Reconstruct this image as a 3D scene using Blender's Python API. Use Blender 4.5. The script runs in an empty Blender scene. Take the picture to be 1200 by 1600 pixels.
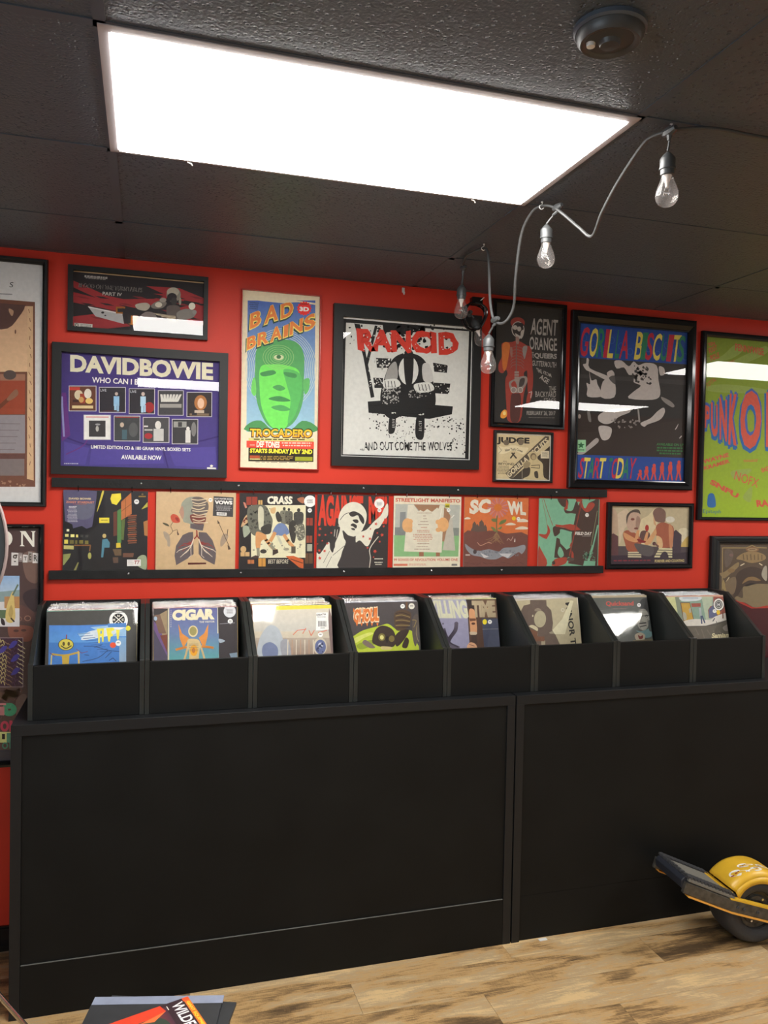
import bpy, bmesh, math, random
from mathutils import Vector, Matrix, geometry
random.seed(7)
S = bpy.context.scene
COL = S.collection

# ---------------------------------------------------------------- camera, light, exposure
CAM = Vector((0.6374, -3.3434, 1.8064))
R_ = Vector((0.9582635, -0.28526835, 0.01878927)); U_ = Vector((-0.01122077, 0.02814257, 0.99954094)); F_ = Vector((0.28566617, 0.95803443, -0.02376707))
cd = bpy.data.cameras.new('camera'); cam = bpy.data.objects.new('camera', cd); COL.objects.link(cam)
m3 = Matrix((R_, U_, -F_)).transposed()
cam.matrix_world = Matrix.Translation(CAM) @ m3.to_4x4()
cd.sensor_fit = 'VERTICAL'; cd.sensor_height = 36.0; cd.lens = 28.143; cd.clip_start = 0.02
S.camera = cam
w = bpy.data.worlds.new('daylight'); S.world = w; w.use_nodes = True
w.node_tree.nodes['Background'].inputs[0].default_value = (0.75, 0.88, 1.0, 1)
w.node_tree.nodes['Background'].inputs[1].default_value = 5.0
TROFFER_POWER = 27.0
S.view_settings.view_transform = 'Standard'; S.view_settings.look = 'None'
S.view_settings.exposure = 0.0; S.view_settings.gamma = 1.0; S.view_settings.use_curve_mapping = False
S.cycles.use_denoising = True
S.cycles.max_bounces = 10; S.cycles.transparent_max_bounces = 24; S.cycles.sample_clamp_indirect = 4.0
S.cycles.caustics_reflective = False; S.cycles.caustics_refractive = False

H = 2.7155            # ceiling height
WY = 0.02             # front face of the red wall

# ---------------------------------------------------------------- materials
def lin(c):
    c /= 255.0
    return c/12.92 if c <= 0.04045 else ((c+0.055)/1.055)**2.4
def RGB(r, g, b): return (lin(r), lin(g), lin(b))
MATS = {}
def mat(name, col, rough=0.5, metal=0.0, spec=0.5, bump=0, bscale=200, var=0, vscale=8, coat=0):
    if name in MATS: return MATS[name]
    m = bpy.data.materials.new(name); m.use_nodes = True; nt = m.node_tree; b = nt.nodes['Principled BSDF']
    b.inputs['Base Color'].default_value = (*col, 1); b.inputs['Roughness'].default_value = rough
    b.inputs['Metallic'].default_value = metal; b.inputs['Specular IOR Level'].default_value = spec
    b.inputs['Coat Weight'].default_value = coat
    geo = nt.nodes.new('ShaderNodeNewGeometry')
    if bump:
        n = nt.nodes.new('ShaderNodeTexNoise'); n.inputs['Scale'].default_value = bscale; n.inputs['Detail'].default_value = 4
        nt.links.new(geo.outputs['Position'], n.inputs['Vector'])
        bp = nt.nodes.new('ShaderNodeBump'); bp.inputs['Strength'].default_value = bump; bp.inputs['Distance'].default_value = 0.004
        nt.links.new(n.outputs['Fac'], bp.inputs['Height']); nt.links.new(bp.outputs['Normal'], b.inputs['Normal'])
    if var:
        n = nt.nodes.new('ShaderNodeTexNoise'); n.inputs['Scale'].default_value = vscale; n.inputs['Detail'].default_value = 5
        nt.links.new(geo.outputs['Position'], n.inputs['Vector'])
        mr = nt.nodes.new('ShaderNodeMapRange'); mr.inputs['From Min'].default_value = 0.3; mr.inputs['From Max'].default_value = 0.7
        mr.inputs['To Min'].default_value = 1-var; mr.inputs['To Max'].default_value = 1+var
        nt.links.new(n.outputs['Fac'], mr.inputs['Value'])
        mx = nt.nodes.new('ShaderNodeVectorMath'); mx.operation = 'SCALE'; mx.inputs[0].default_value = col
        nt.links.new(mr.outputs[0], mx.inputs['Scale']); nt.links.new(mx.outputs[0], b.inputs['Base Color'])
    MATS[name] = m
    return m
def print_mat(name, rough):
    m = bpy.data.materials.new(name); m.use_nodes = True; nt = m.node_tree; b = nt.nodes['Principled BSDF']
    a = nt.nodes.new('ShaderNodeAttribute'); a.attribute_name = 'Col'
    geo = nt.nodes.new('ShaderNodeNewGeometry'); n = nt.nodes.new('ShaderNodeTexNoise'); n.inputs['Scale'].default_value = 60; n.inputs['Detail'].default_value = 6
    nt.links.new(geo.outputs['Position'], n.inputs['Vector'])
    mr = nt.nodes.new('ShaderNodeMapRange'); mr.inputs['To Min'].default_value = 0.86; mr.inputs['To Max'].default_value = 1.14
    nt.links.new(n.outputs['Fac'], mr.inputs['Value'])
    mx = nt.nodes.new('ShaderNodeVectorMath'); mx.operation = 'SCALE'
    nt.links.new(a.outputs['Color'], mx.inputs[0]); nt.links.new(mr.outputs[0], mx.inputs['Scale']); nt.links.new(mx.outputs[0], b.inputs['Base Color'])
    b.inputs['Roughness'].default_value = rough; b.inputs['Specular IOR Level'].default_value = 0.3
    return m
def clear_mat(name, tint=(1, 1, 1), rough=0.02, f0=1.45, boost=1.0, bump=0, bscale=20):
    m = bpy.data.materials.new(name); m.use_nodes = True; nt = m.node_tree
    for n in list(nt.nodes):
        if n.type != 'OUTPUT_MATERIAL': nt.nodes.remove(n)
    out = nt.nodes['Material Output']
    t = nt.nodes.new('ShaderNodeBsdfTransparent'); t.inputs[0].default_value = (*tint, 1)
    g = nt.nodes.new('ShaderNodeBsdfGlossy'); g.inputs['Roughness'].default_value = rough; g.inputs['Color'].default_value = (1, 1, 1, 1)
    # Schlick reflectance, the same from both sides of the thin sheet
    geo = nt.nodes.new('ShaderNodeNewGeometry')
    dt = nt.nodes.new('ShaderNodeVectorMath'); dt.operation = 'DOT_PRODUCT'
    nt.links.new(geo.outputs['Normal'], dt.inputs[0]); nt.links.new(geo.outputs['Incoming'], dt.inputs[1])
    def M(op, a, b=None):
        n = nt.nodes.new('ShaderNodeMath'); n.operation = op; n.use_clamp = op in ('SUBTRACT', 'MULTIPLY_ADD')
        for k, x in enumerate((a, b)):
            if x is None: continue
            if isinstance(x, (int, float)): n.inputs[k].default_value = x
            else: nt.links.new(x, n.inputs[k])
        return n
    ab = M('ABSOLUTE', dt.outputs['Value']); om = M('SUBTRACT', 1.0, ab.outputs[0]); p5 = M('POWER', om.outputs[0], 5.0)
    r0 = min(0.9, ((f0-1)/(f0+1))**2*boost)
    ma = M('MULTIPLY_ADD', p5.outputs[0], 1.0-r0); ma.inputs[2].default_value = r0
    mx = nt.nodes.new('ShaderNodeMixShader')
    nt.links.new(ma.outputs[0], mx.inputs[0]); nt.links.new(t.outputs[0], mx.inputs[1]); nt.links.new(g.outputs[0], mx.inputs[2])
    nt.links.new(mx.outputs[0], out.inputs[0])
    if bump:
        n = nt.nodes.new('ShaderNodeTexNoise'); n.inputs['Scale'].default_value = bscale; n.inputs['Detail'].default_value = 2
        nt.links.new(geo.outputs['Position'], n.inputs['Vector'])
        bp = nt.nodes.new('ShaderNodeBump'); bp.inputs['Strength'].default_value = bump; bp.inputs['Distance'].default_value = 0.01
        nt.links.new(n.outputs['Fac'], bp.inputs['Height']); nt.links.new(bp.outputs['Normal'], g.inputs['Normal'])
    return m
def emit_mat(name, col, s):
    m = bpy.data.materials.new(name); m.use_nodes = True; nt = m.node_tree
    e = nt.nodes.new('ShaderNodeEmission'); e.inputs[0].default_value = (*col, 1); e.inputs[1].default_value = s
    nt.links.new(e.outputs[0], nt.nodes['Material Output'].inputs[0]); return m

M_RED = mat('red_wall_paint', (0.60, 0.038, 0.018), 0.5, spec=0.3, bump=0.08, bscale=260, var=0.05, vscale=3)
M_GREYWALL = mat('grey_wall_paint', (0.42, 0.42, 0.41), 0.6)
M_BLACKWOOD = mat('black_painted_wood', (0.010, 0.010, 0.010), 0.55, spec=0.3, bump=0.25, bscale=90, var=0.35, vscale=18)
M_SATIN = mat('black_laminate', (0.0045, 0.0047, 0.0045), 0.55, spec=0.22, bump=0.05, bscale=500, var=0.25, vscale=5)
M_SATIN_EDGE = mat('black_edge_band', (0.009, 0.0098, 0.011), 0.4, spec=0.35)
M_BININ = mat('black_bin_board', (0.016, 0.018, 0.017), 0.38, var=0.2, vscale=6)
M_FRAME = mat('black_matte_frame', (0.012, 0.012, 0.012), 0.5, spec=0.35)
M_FRAMEGLOSS = mat('black_gloss_frame', (0.008, 0.008, 0.009), 0.12)
M_REDFRAME = mat('red_lacquer_frame', (0.42, 0.025, 0.02), 0.25)
M_MAT = mat('backing_board', (0.05, 0.045, 0.04), 0.8)
M_PRINT = print_mat('printed_paper', 0.6); M_COVER = print_mat('printed_card', 0.4)
M_PANE = clear_mat('picture_glass', rough=0.0, f0=1.45)
M_PLASTIC = clear_mat('clear_sleeve_plastic', rough=0.04, f0=1.5, boost=1.5, bump=0.03, bscale=9)
M_PLASTICTOP = clear_mat('crinkled_sleeve_plastic', tint=(0.93, 0.93, 0.93), rough=0.12, f0=1.6, boost=2.2, bump=0.6, bscale=120)
M_BULB = clear_mat('bulb_glass', tint=(0.97, 0.95, 0.94), rough=0.0, f0=1.35, boost=1.0)
def milky(m, k):
    """a little diffuse over the clear mix, standing in for light caught in the glass"""
    nt = m.node_tree; out = nt.nodes['Material Output']; src = out.inputs[0].links[0].from_socket
    d = nt.nodes.new('ShaderNodeBsdfTranslucent'); d.inputs[0].default_value = (0.9, 0.86, 0.84, 1); d2 = nt.nodes.new('ShaderNodeBsdfDiffuse'); d2.inputs[0].default_value = (0.9, 0.86, 0.84, 1)
    ad = nt.nodes.new('ShaderNodeMixShader'); nt.links.new(d.outputs[0], ad.inputs[1]); nt.links.new(d2.outputs[0], ad.inputs[2])
    mx = nt.nodes.new('ShaderNodeMixShader'); mx.inputs[0].default_value = k; nt.links.new(src, mx.inputs[1]); nt.links.new(ad.outputs[0], mx.inputs[2]); nt.links.new(mx.outputs[0], out.inputs[0])
milky(M_BULB, 0.08)
M_WINDOW = clear_mat('window_glass', rough=0.0)
M_RUBBER = mat('grey_black_rubber', (0.06, 0.06, 0.06), 0.45)
M_SOCKET = mat('black_socket_plastic', (0.05, 0.052, 0.053), 0.4)
M_CABLE = mat('grey_cable', (0.05, 0.05, 0.05), 0.45)
M_WHITEMETAL = mat('white_enamel', (0.7, 0.7, 0.68), 0.35)
M_STEEL = mat('steel', (0.6, 0.6, 0.6), 0.25, metal=1)
M_CHROME = mat('brushed_chrome', (0.75, 0.74, 0.72), 0.22, metal=1)
M_FILAMENT = mat('bulb_stem', (0.75, 0.7, 0.66), 0.2)
M_TRIM = mat('troffer_trim', (0.42, 0.39, 0.41), 0.5)
M_LIGHT = emit_mat('lit_diffuser', (1.0, 0.975, 0.93), TROFFER_POWER)
M_YELLOW = mat('yellow_plastic', (0.72, 0.42, 0.03), 0.35, var=0.08, vscale=12)
M_ORANGE = mat('orange_rail_guard', (0.75, 0.36, 0.06), 0.4)
M_TIRE = mat('tire_rubber', (0.035, 0.035, 0.038), 0.7, bump=0.3, bscale=120)
M_GRIP = mat('grip_rubber', (0.17, 0.16, 0.135), 0.8, bump=0.6, bscale=160)
M_ALU = mat('dark_aluminium', (0.09, 0.085, 0.075), 0.4, metal=0.6, var=0.4, vscale=40)
M_BUMPER = mat('bumper_plastic', (0.02, 0.022, 0.03), 0.35)

# ceiling tile: black painted, pitted mineral tile
def tile_mat():
    m = bpy.data.materials.new('black_ceiling_tile'); m.use_nodes = True; nt = m.node_tree; b = nt.nodes['Principled BSDF']
    b.inputs['Base Color'].default_value = (0.070, 0.090, 0.116, 1); b.inputs['Roughness'].default_value = 0.42
    geo = nt.nodes.new('ShaderNodeNewGeometry')
    v = nt.nodes.new('ShaderNodeTexVoronoi'); v.inputs['Scale'].default_value = 75; nt.links.new(geo.outputs['Position'], v.inputs['Vector'])
    n = nt.nodes.new('ShaderNodeTexNoise'); n.inputs['Scale'].default_value = 130; n.inputs['Detail'].default_value = 4; nt.links.new(geo.outputs['Position'], n.inputs['Vector'])
    r = nt.nodes.new('ShaderNodeMapRange'); r.inputs['From Min'].default_value = 0.12; r.inputs['From Max'].default_value = 0.3; nt.links.new(v.outputs['Distance'], r.inputs['Value'])
    ad = nt.nodes.new('ShaderNodeMath'); ad.operation = 'MULTIPLY_ADD'; ad.inputs[1].default_value = 0.6
    nt.links.new(n.outputs['Fac'], ad.inputs[0]); nt.links.new(r.outputs[0], ad.inputs[2])
    bp = nt.nodes.new('ShaderNodeBump'); bp.inputs['Strength'].default_value = 0.9; bp.inputs['Distance'].default_value = 0.004
    nt.links.new(ad.outputs[0], bp.inputs['Height']); nt.links.new(bp.outputs['Normal'], b.inputs['Normal'])
    return m
M_TILE = tile_mat()
M_TBAR = mat('black_ceiling_bar', (0.064, 0.082, 0.106), 0.4)
# vinyl plank: streaky weathered wood, each plank with its own tone
def plank_mat():
    m = bpy.data.materials.new('weathered_plank'); m.use_nodes = True; nt = m.node_tree; b = nt.nodes['Principled BSDF']
    geo = nt.nodes.new('ShaderNodeNewGeometry'); oi = nt.nodes.new('ShaderNodeObjectInfo')
    off = nt.nodes.new('ShaderNodeVectorMath'); off.operation = 'MULTIPLY_ADD'
    off.inputs[1].default_value = (1, 1, 1)
    sc = nt.nodes.new('ShaderNodeVectorMath'); sc.operation = 'SCALE'; sc.inputs[0].default_value = (7.3, 4.1, 9.7); nt.links.new(oi.outputs['Random'], sc.inputs['Scale'])
    nt.links.new(geo.outputs['Position'], off.inputs[0]); nt.links.new(sc.outputs[0], off.inputs[2])
    def noise(scale, mapv, detail=6, dist=0.0):
        mp = nt.nodes.new('ShaderNodeVectorMath'); mp.operation = 'MULTIPLY'; mp.inputs[1].default_value = mapv; nt.links.new(off.outputs[0], mp.inputs[0])
        n = nt.nodes.new('ShaderNodeTexNoise'); n.inputs['Scale'].default_value = scale; n.inputs['Detail'].default_value = detail; n.inputs['Distortion'].default_value = dist
        nt.links.new(mp.outputs[0], n.inputs['Vector']); return n
    big = noise(3.0, (1.0, 4.5, 1), 7, 0.6); grain = noise(14, (1.2, 16, 1), 6, 0.3); saw = noise(60, (6, 1.0, 1), 2)
    cr = nt.nodes.new('ShaderNodeValToRGB'); e = cr.color_ramp.elements
    e[0].position = 0.30; e[0].color = (*RGB(92, 72, 50), 1); e[1].position = 0.72; e[1].color = (*RGB(214, 182, 132), 1)
    for p, c in ((0.42, (146, 116, 78)), (0.52, (194, 156, 104)), (0.60, (176, 152, 118))):
        x = e.new(p); x.color = (*RGB(*c), 1)
    mxv = nt.nodes.new('ShaderNodeMath'); mxv.operation = 'MULTIPLY_ADD'; mxv.inputs[1].default_value = 0.42
    sub = nt.nodes.new('ShaderNodeMath'); sub.operation = 'SUBTRACT'; sub.inputs[1].default_value = 0.5
    nt.links.new(grain.outputs['Fac'], sub.inputs[0]); nt.links.new(sub.outputs[0], mxv.inputs[0]); nt.links.new(big.outputs['Fac'], mxv.inputs[2])
    m2 = nt.nodes.new('ShaderNodeMath'); m2.operation = 'MULTIPLY_ADD'; m2.inputs[1].default_value = 0.14
    s2 = nt.nodes.new('ShaderNodeMath'); s2.operation = 'SUBTRACT'; s2.inputs[1].default_value = 0.5
    nt.links.new(saw.outputs['Fac'], s2.inputs[0]); nt.links.new(s2.outputs[0], m2.inputs[0]); nt.links.new(mxv.outputs[0], m2.inputs[2])
    m4 = nt.nodes.new('ShaderNodeMath'); m4.operation = 'MULTIPLY_ADD'; m4.inputs[1].default_value = 0.14
    s4 = nt.nodes.new('ShaderNodeMath'); s4.operation = 'SUBTRACT'; s4.inputs[1].default_value = 0.5
    nt.links.new(oi.outputs['Random'], s4.inputs[0]); nt.links.new(s4.outputs[0], m4.inputs[0]); nt.links.new(m2.outputs[0], m4.inputs[2])
    nt.links.new(m4.outputs[0], cr.inputs[0]); nt.links.new(cr.outputs[0], b.inputs['Base Color'])
    b.inputs['Roughness'].default_value = 0.5
    bp = nt.nodes.new('ShaderNodeBump'); bp.inputs['Strength'].default_value = 0.15; bp.inputs['Distance'].default_value = 0.002
    nt.links.new(grain.outputs['Fac'], bp.inputs['Height']); nt.links.new(bp.outputs['Normal'], b.inputs['Normal'])
    return m
M_PLANK = plank_mat()

# ---------------------------------------------------------------- mesh building
class MB:
    def __init__(s): s.v = []; s.f = []
    def add(s, vs, fs):
        o = len(s.v); s.v += [Vector(v) for v in vs]; s.f += [tuple(i+o for i in f) for f in fs]; return s
    def box(s, x0, x1, y0, y1, z0, z1):
        return s.add([(x, y, z) for x in (x0, x1) for y in (y0, y1) for z in (z0, z1)],
                     [(0, 1, 3, 2), (4, 6, 7, 5), (0, 4, 5, 1), (2, 3, 7, 6), (0, 2, 6, 4), (1, 5, 7, 3)])
    def prism(s, poly, a, b, axis=0):
        def P(p, t):
            return (t, p[0], p[1]) if axis == 0 else ((p[0], t, p[1]) if axis == 1 else (p[0], p[1], t))
        n = len(poly)
        return s.add([P(p, a) for p in poly] + [P(p, b) for p in poly],
                     [tuple(range(n))[::-1], tuple(range(n, 2*n))] + [(i, (i+1) % n, n+(i+1) % n, n+i) for i in range(n)])
    def loops(s, rings, closed=True, cap0=False, cap1=False):
        n = len(rings[0]); vs = [p for r in rings for p in r]; fs = []
        for k in range(len(rings)-1):
            for i in range(n if closed else n-1):
                j = (i+1) % n; fs.append((k*n+i, k*n+j, (k+1)*n+j, (k+1)*n+i))
        if cap0: fs.append(tuple(range(n))[::-1])
        if cap1: fs.append(tuple(range((len(rings)-1)*n, len(rings)*n)))
        return s.add(vs, fs)
    def lathe(s, prof, c, axis='z', n=24, cap0=True, cap1=True):
        rings = []
        for r, h in prof:
            ring = []
            for i in range(n):
                a = 2*math.pi*i/n; p, q = r*math.cos(a), r*math.sin(a)
                ring.append(Vector(c) + (Vector((p, q, h)) if axis == 'z' else (Vector((p, h, q)) if axis == 'y' else Vector((h, p, q)))))
            rings.append(ring)
        return s.loops(rings, True, cap0, cap1)
    def tube(s, pts, r, n=8, smooth=0):
        pts = [Vector(p) for p in pts]
        if smooth: pts = catmull(pts, smooth)
        rings = []; up = None
        for i, p in enumerate(pts):
            t = (pts[min(i+1, len(pts)-1)] - pts[max(i-1, 0)]).normalized()
            if up is None:
                up = t.orthogonal().normalized()
            up = (up - t*up.dot(t)).normalized(); sd = t.cross(up)
            rr = r if not callable(r) else r(i/(len(pts)-1))
            rings.append([p + up*rr*math.cos(2*math.pi*k/n) + sd*rr*math.sin(2*math.pi*k/n) for k in range(n)])
        return s.loops(rings, True, True, True)
    def xf(s, M):
        s.v = [M @ v for v in s.v]; return s
    def frame(s, x0, x1, z0, z1, prof):
        """mitred frame on the wall: prof = list of (inset, projection from the wall)"""
        rings = [[(x0+t, WY-d, z0+t), (x1-t, WY-d, z0+t), (x1-t, WY-d, z1-t), (x0+t, WY-d, z1-t)] for t, d in prof]
        return s.loops(rings)
def catmull(pts, n, closed=False):
    out = []; N = len(pts)
    segs = N if closed else N-1
    for i in range(segs):
        if closed: p0, p1, p2, p3 = pts[(i-1) % N], pts[i], pts[(i+1) % N], pts[(i+2) % N]
        else: p0, p1, p2, p3 = pts[max(i-1, 0)], pts[i], pts[i+1], pts[min(i+2, N-1)]
        for k in range(n):
            t = k/n
            out.append(0.5*((2*p1) + (p2-p0)*t + (2*p0-5*p1+4*p2-p3)*t*t + (3*p1-p0-3*p2+p3)*t**3))
    if not closed: out.append(pts[-1])
    return out
WL = {}
def link(name, me, mt, parent=None, label=None):
    o = bpy.data.objects.new(name, me); COL.objects.link(o)
    if mt is not None: me.materials.append(mt)
    if parent is not None: o.parent = parent
    if label: o['label'] = label
    return o
def build(name, mb, mt, parent=None, label=None, smooth=False, bev=0.0, loc=None, cols=None):
    """one mesh object; coordinates given in the world, stored about the thing's own base point"""
    base = Vector(loc) if loc is not None else (WL[parent.name] if parent is not None else Vector((0, 0, 0)))
    pb = WL[parent.name] if parent is not None else Vector((0, 0, 0))
    me = bpy.data.meshes.new(name); me.from_pydata([v-base for v in mb.v], [], mb.f)
    if cols is not None:
        at = me.color_attributes.new('Col', 'FLOAT_COLOR', 'CORNER'); flat = []
        for c in cols: flat += [c[0], c[1], c[2], 1.0]
        at.data.foreach_set('color', flat)
    else:
        bm = bmesh.new(); bm.from_mesh(me); bmesh.ops.recalc_face_normals(bm, faces=bm.faces); bm.to_mesh(me); bm.free()
    if smooth:
        me.polygons.foreach_set('use_smooth', [True]*len(me.polygons)); me.set_sharp_from_angle(angle=math.radians(38))
    o = link(name, me, mt, parent, label); o.location = base - pb; WL[o.name] = base
    if bev:
        b = o.modifiers.new('edge', 'BEVEL'); b.width = bev; b.segments = 2; b.limit_method = 'ANGLE'
    return o
def tag(o, label, cat, group=None):
    o['label'] = label; o['category'] = cat
    if group: o['group'] = group
    return o
def root(name, label, cat, loc, group=None):
    o = bpy.data.objects.new(name, None); COL.objects.link(o); o.location = loc; o.empty_display_size = 0.05
    WL[o.name] = Vector(loc); return tag(o, label, cat, group)
def struct(name, mb, mt, **k):
    o = build(name, mb, mt, **k); o['kind'] = 'structure'; return o

# ---------------------------------------------------------------- flat print on a sheet
GLY = {}
def glyph(s, off):
    if (s, off) in GLY: return GLY[(s, off)]
    cv = bpy.data.curves.new('lettering', 'FONT'); cv.body = s; cv.size = 1; cv.offset = off; cv.resolution_u = 3; cv.fill_mode = 'FRONT'
    ob = bpy.data.objects.new('lettering', cv); me = ob.to_mesh(); me.calc_loop_triangles()
    v = [(p.co.x, p.co.y) for p in me.vertices]; t = [tuple(x.vertices) for x in me.loop_triangles]
    ob.to_mesh_clear(); bpy.data.objects.remove(ob); bpy.data.curves.remove(cv)
    xs = [p[0] for p in v]; ys = [p[1] for p in v]
    GLY[(s, off)] = (v, t, (min(xs), min(ys), max(xs), max(ys))); return GLY[(s, off)]
def homography(src):
    """sketch quad (TL,TR,BR,BL) -> unit square, u right, v down"""
    dst = [(0, 0), (1, 0), (1, 1), (0, 1)]; A = []
    for (x, y), (u, v) in zip(src, dst):
        A.append([x, y, 1, 0, 0, 0, -u*x, -u*y, u]); A.append([0, 0, 0, x, y, 1, -v*x, -v*y, v])
    n = 8
    for i in range(n):
        p = max(range(i, n), key=lambda r: abs(A[r][i])); A[i], A[p] = A[p], A[i]
        for r in range(n):
            if r != i:
                f = A[r][i]/A[i][i]
                A[r] = [a-f*b for a, b in zip(A[r], A[i])]
    h = [A[i][8]/A[i][i] for i in range(n)] + [1.0]
    def f(x, y):
        d = h[6]*x+h[7]*y+h[8]; return ((h[0]*x+h[1]*y+h[2])/d, (h[3]*x+h[4]*y+h[5])/d)
    return f
GAIN = 1.1
def clip_poly(poly):
    for ax, lim, sg in ((0, 0, 1), (0, 1, -1), (1, 0, 1), (1, 1, -1)):
        out = []
        for i in range(len(poly)):
            a, b = poly[i-1], poly[i]; da, db = sg*(a[ax]-lim), sg*(b[ax]-lim)
            if (da >= 0) != (db >= 0):
                t = da/(da-db); out.append(tuple(p+(q-p)*t for p, q in zip(a, b)))
            if db >= 0: out.append(b)
        poly = out
        if len(poly) < 3: return []
    return poly
class Sheet:
    """flat artwork on a sheet; drawn in sketch units whose four corners are given, stored in the sheet's own unit square"""
    def __init__(s, quad, crop=(0, 0, 1)):
        ox, oy, k = crop; s.q = [((x-ox)*k, (y-oy)*k) for x, y in quad]; s.h = homography(s.q); s.tris = []; s.layer = 0; s.rnd = random.Random(3)
    def emit(s, tri, cols):
        """tri in unit coords"""
        p = clip_poly([(*a, *c) for a, c in zip(tri, cols)])
        if len(p) >= 3: s.tris.append((s.layer, p))
    def c(s, col): return tuple(min(0.92, lin(x)*GAIN) for x in col)
    def fill(s, col, col2=None):
        a = s.c(col); b = s.c(col2 or col); s.layer += 1
        s.emit([(0, 0), (1, 0), (1, 1), (0, 1)], [a, a, b, b])
    def poly(s, pts, col, up=True):
        if up: s.layer += 1
        c = s.c(col); uv = [s.h(*p) for p in pts]
        for t in geometry.tessellate_polygon([[Vector((a, b, 0)) for a, b in uv]]): s.emit([uv[i] for i in t], [c]*3)
    def sm(s, pts, col, n=5): s.poly([(v.x, v.y) for v in catmull([Vector((a, b)) for a, b in pts], n, True)], col)
    def grad(s, x0, y0, x1, y1, c0, c1):
        s.layer += 1; a, b = s.c(c0), s.c(c1)
        s.emit([s.h(x0, y0), s.h(x1, y0), s.h(x1, y1), s.h(x0, y1)], [a, a, b, b])
    def rect(s, x0, y0, x1, y1, col): s.poly([(x0, y0), (x1, y0), (x1, y1), (x0, y1)], col)
    def ell(s, cx, cy, rx, ry, col, rot=0, n=22):
        ca, sa = math.cos(rot), math.sin(rot)
        s.poly([(cx+rx*math.cos(t)*ca-ry*math.sin(t)*sa, cy+rx*math.cos(t)*sa+ry*math.sin(t)*ca) for t in [2*math.pi*i/n for i in range(n)]], col)
    def ring(s, cx, cy, rx, ry, w, col, n=26, a0=0, a1=2*math.pi):
        s.layer += 1
        for i in range(n):
            t, u = a0+(a1-a0)*i/n, a0+(a1-a0)*(i+1)/n
            s.poly([(cx+rx*math.cos(t), cy+ry*math.sin(t)), (cx+rx*math.cos(u), cy+ry*math.sin(u)), (cx+(rx-w)*math.cos(u), cy+(ry-w)*math.sin(u)), (cx+(rx-w)*math.cos(t), cy+(ry-w)*math.sin(t))], col, False)
    def line(s, pts, w, col, sm=0):
        p = [Vector(a) for a in pts]
        if sm: p = catmull(p, sm)
        s.layer += 1
        for a, b in zip(p, p[1:]):
            d = b-a
            if d.length < 1e-6: continue
            n = Vector((-d.y, d.x)).normalized()*w/2; e = d.normalized()*w*0.25; a2, b2 = a-e, b+e
            s.poly([tuple(a2+n), tuple(b2+n), tuple(b2-n), tuple(a2-n)], col, False)
    def text(s, st, bl, br, tl, col, off=0.0, col2=None, grow=0, rough=0, warp=None):
        s.layer += 1; bx = glyph(st, off)[2]; v, t, _ = glyph(st, off+grow)
        bl, br, tl = Vector(bl), Vector(br), Vector(tl); W = max(bx[2]-bx[0], 1e-6); Hh = max(bx[3]-bx[1], 1e-6); P = []; C = []
        c1, c2 = s.c(col), s.c(col2 or col)
        for x, y in v:
            a, b = (x-bx[0])/W, (y-bx[1])/Hh
            q = bl+(br-bl)*a+(tl-bl)*(b if warp is None else warp(a, b))
            if rough: q += Vector((s.rnd.uniform(-rough, rough), s.rnd.uniform(-rough, rough)))
            P.append(s.h(q.x, q.y)); k = min(1, max(0, b)); C.append(tuple(m+(n-m)*k for m, n in zip(c2, c1)))
        for i, j, k in t: s.emit([P[i], P[j], P[k]], [C[i], C[j], C[k]])
    def tb(s, st, x0, y0, x1, y1, col, off=0.0, sl=0.0, shear=0, **k):
        """text filling x0..x1, y0 (top)..y1 (bottom); sl = drop of the baseline over its length"""
        s.text(st, (x0, y1), (x1, y1+sl), (x0+shear, y0), col, off, **k)
    def greek(s, x0, y0, x1, y1, n, col, sl=0):
        """print too small to read: broken dashes"""
        s.layer += 1; h = (y1-y0)/n
        for i in range(n):
            x = x0+s.rnd.uniform(0, 0.12)*(x1-x0); y = y0+i*h; e = x1-s.rnd.uniform(0, 0.12)*(x1-x0)
            while x < e:
                q = min(e, x+s.rnd.uniform(0.04, 0.14)*(x1-x0)); d = sl*(x-x0)/(x1-x0)
                s.poly([(x, y+d), (q, y+d), (q, y+h*0.55+d), (x, y+h*0.55+d)], col, False); x = q+0.025*(x1-x0)
    def spots(s, n, x0, y0, x1, y1, r0, r1, col):
        s.layer += 1
        for i in range(n):
            cx, cy = s.rnd.uniform(x0, x1), s.rnd.uniform(y0, y1); r = s.rnd.uniform(r0, r1)
            s.poly([(cx+r*s.rnd.uniform(.5, 1.3)*math.cos(a), cy+r*s.rnd.uniform(.5, 1.3)*math.sin(a)) for a in (0, 1, 2.1, 3.1, 4.2, 5.2)], col, False)
    def star(s, cx, cy, r, col, rot=0):
        s.poly([(cx+(r if i % 2 == 0 else r*0.45)*math.sin(rot+i*math.pi/5), cy-(r if i % 2 == 0 else r*0.45)*math.cos(rot+i*math.pi/5)) for i in range(10)], col)
    def burst(s, cx, cy, r, k, n, col):
        s.poly([(cx+(r if i % 2 == 0 else r*k)*math.cos(i*math.pi/n), cy+(r if i % 2 == 0 else r*k)*math.sin(i*math.pi/n)) for i in range(2*n)], col)
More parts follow.
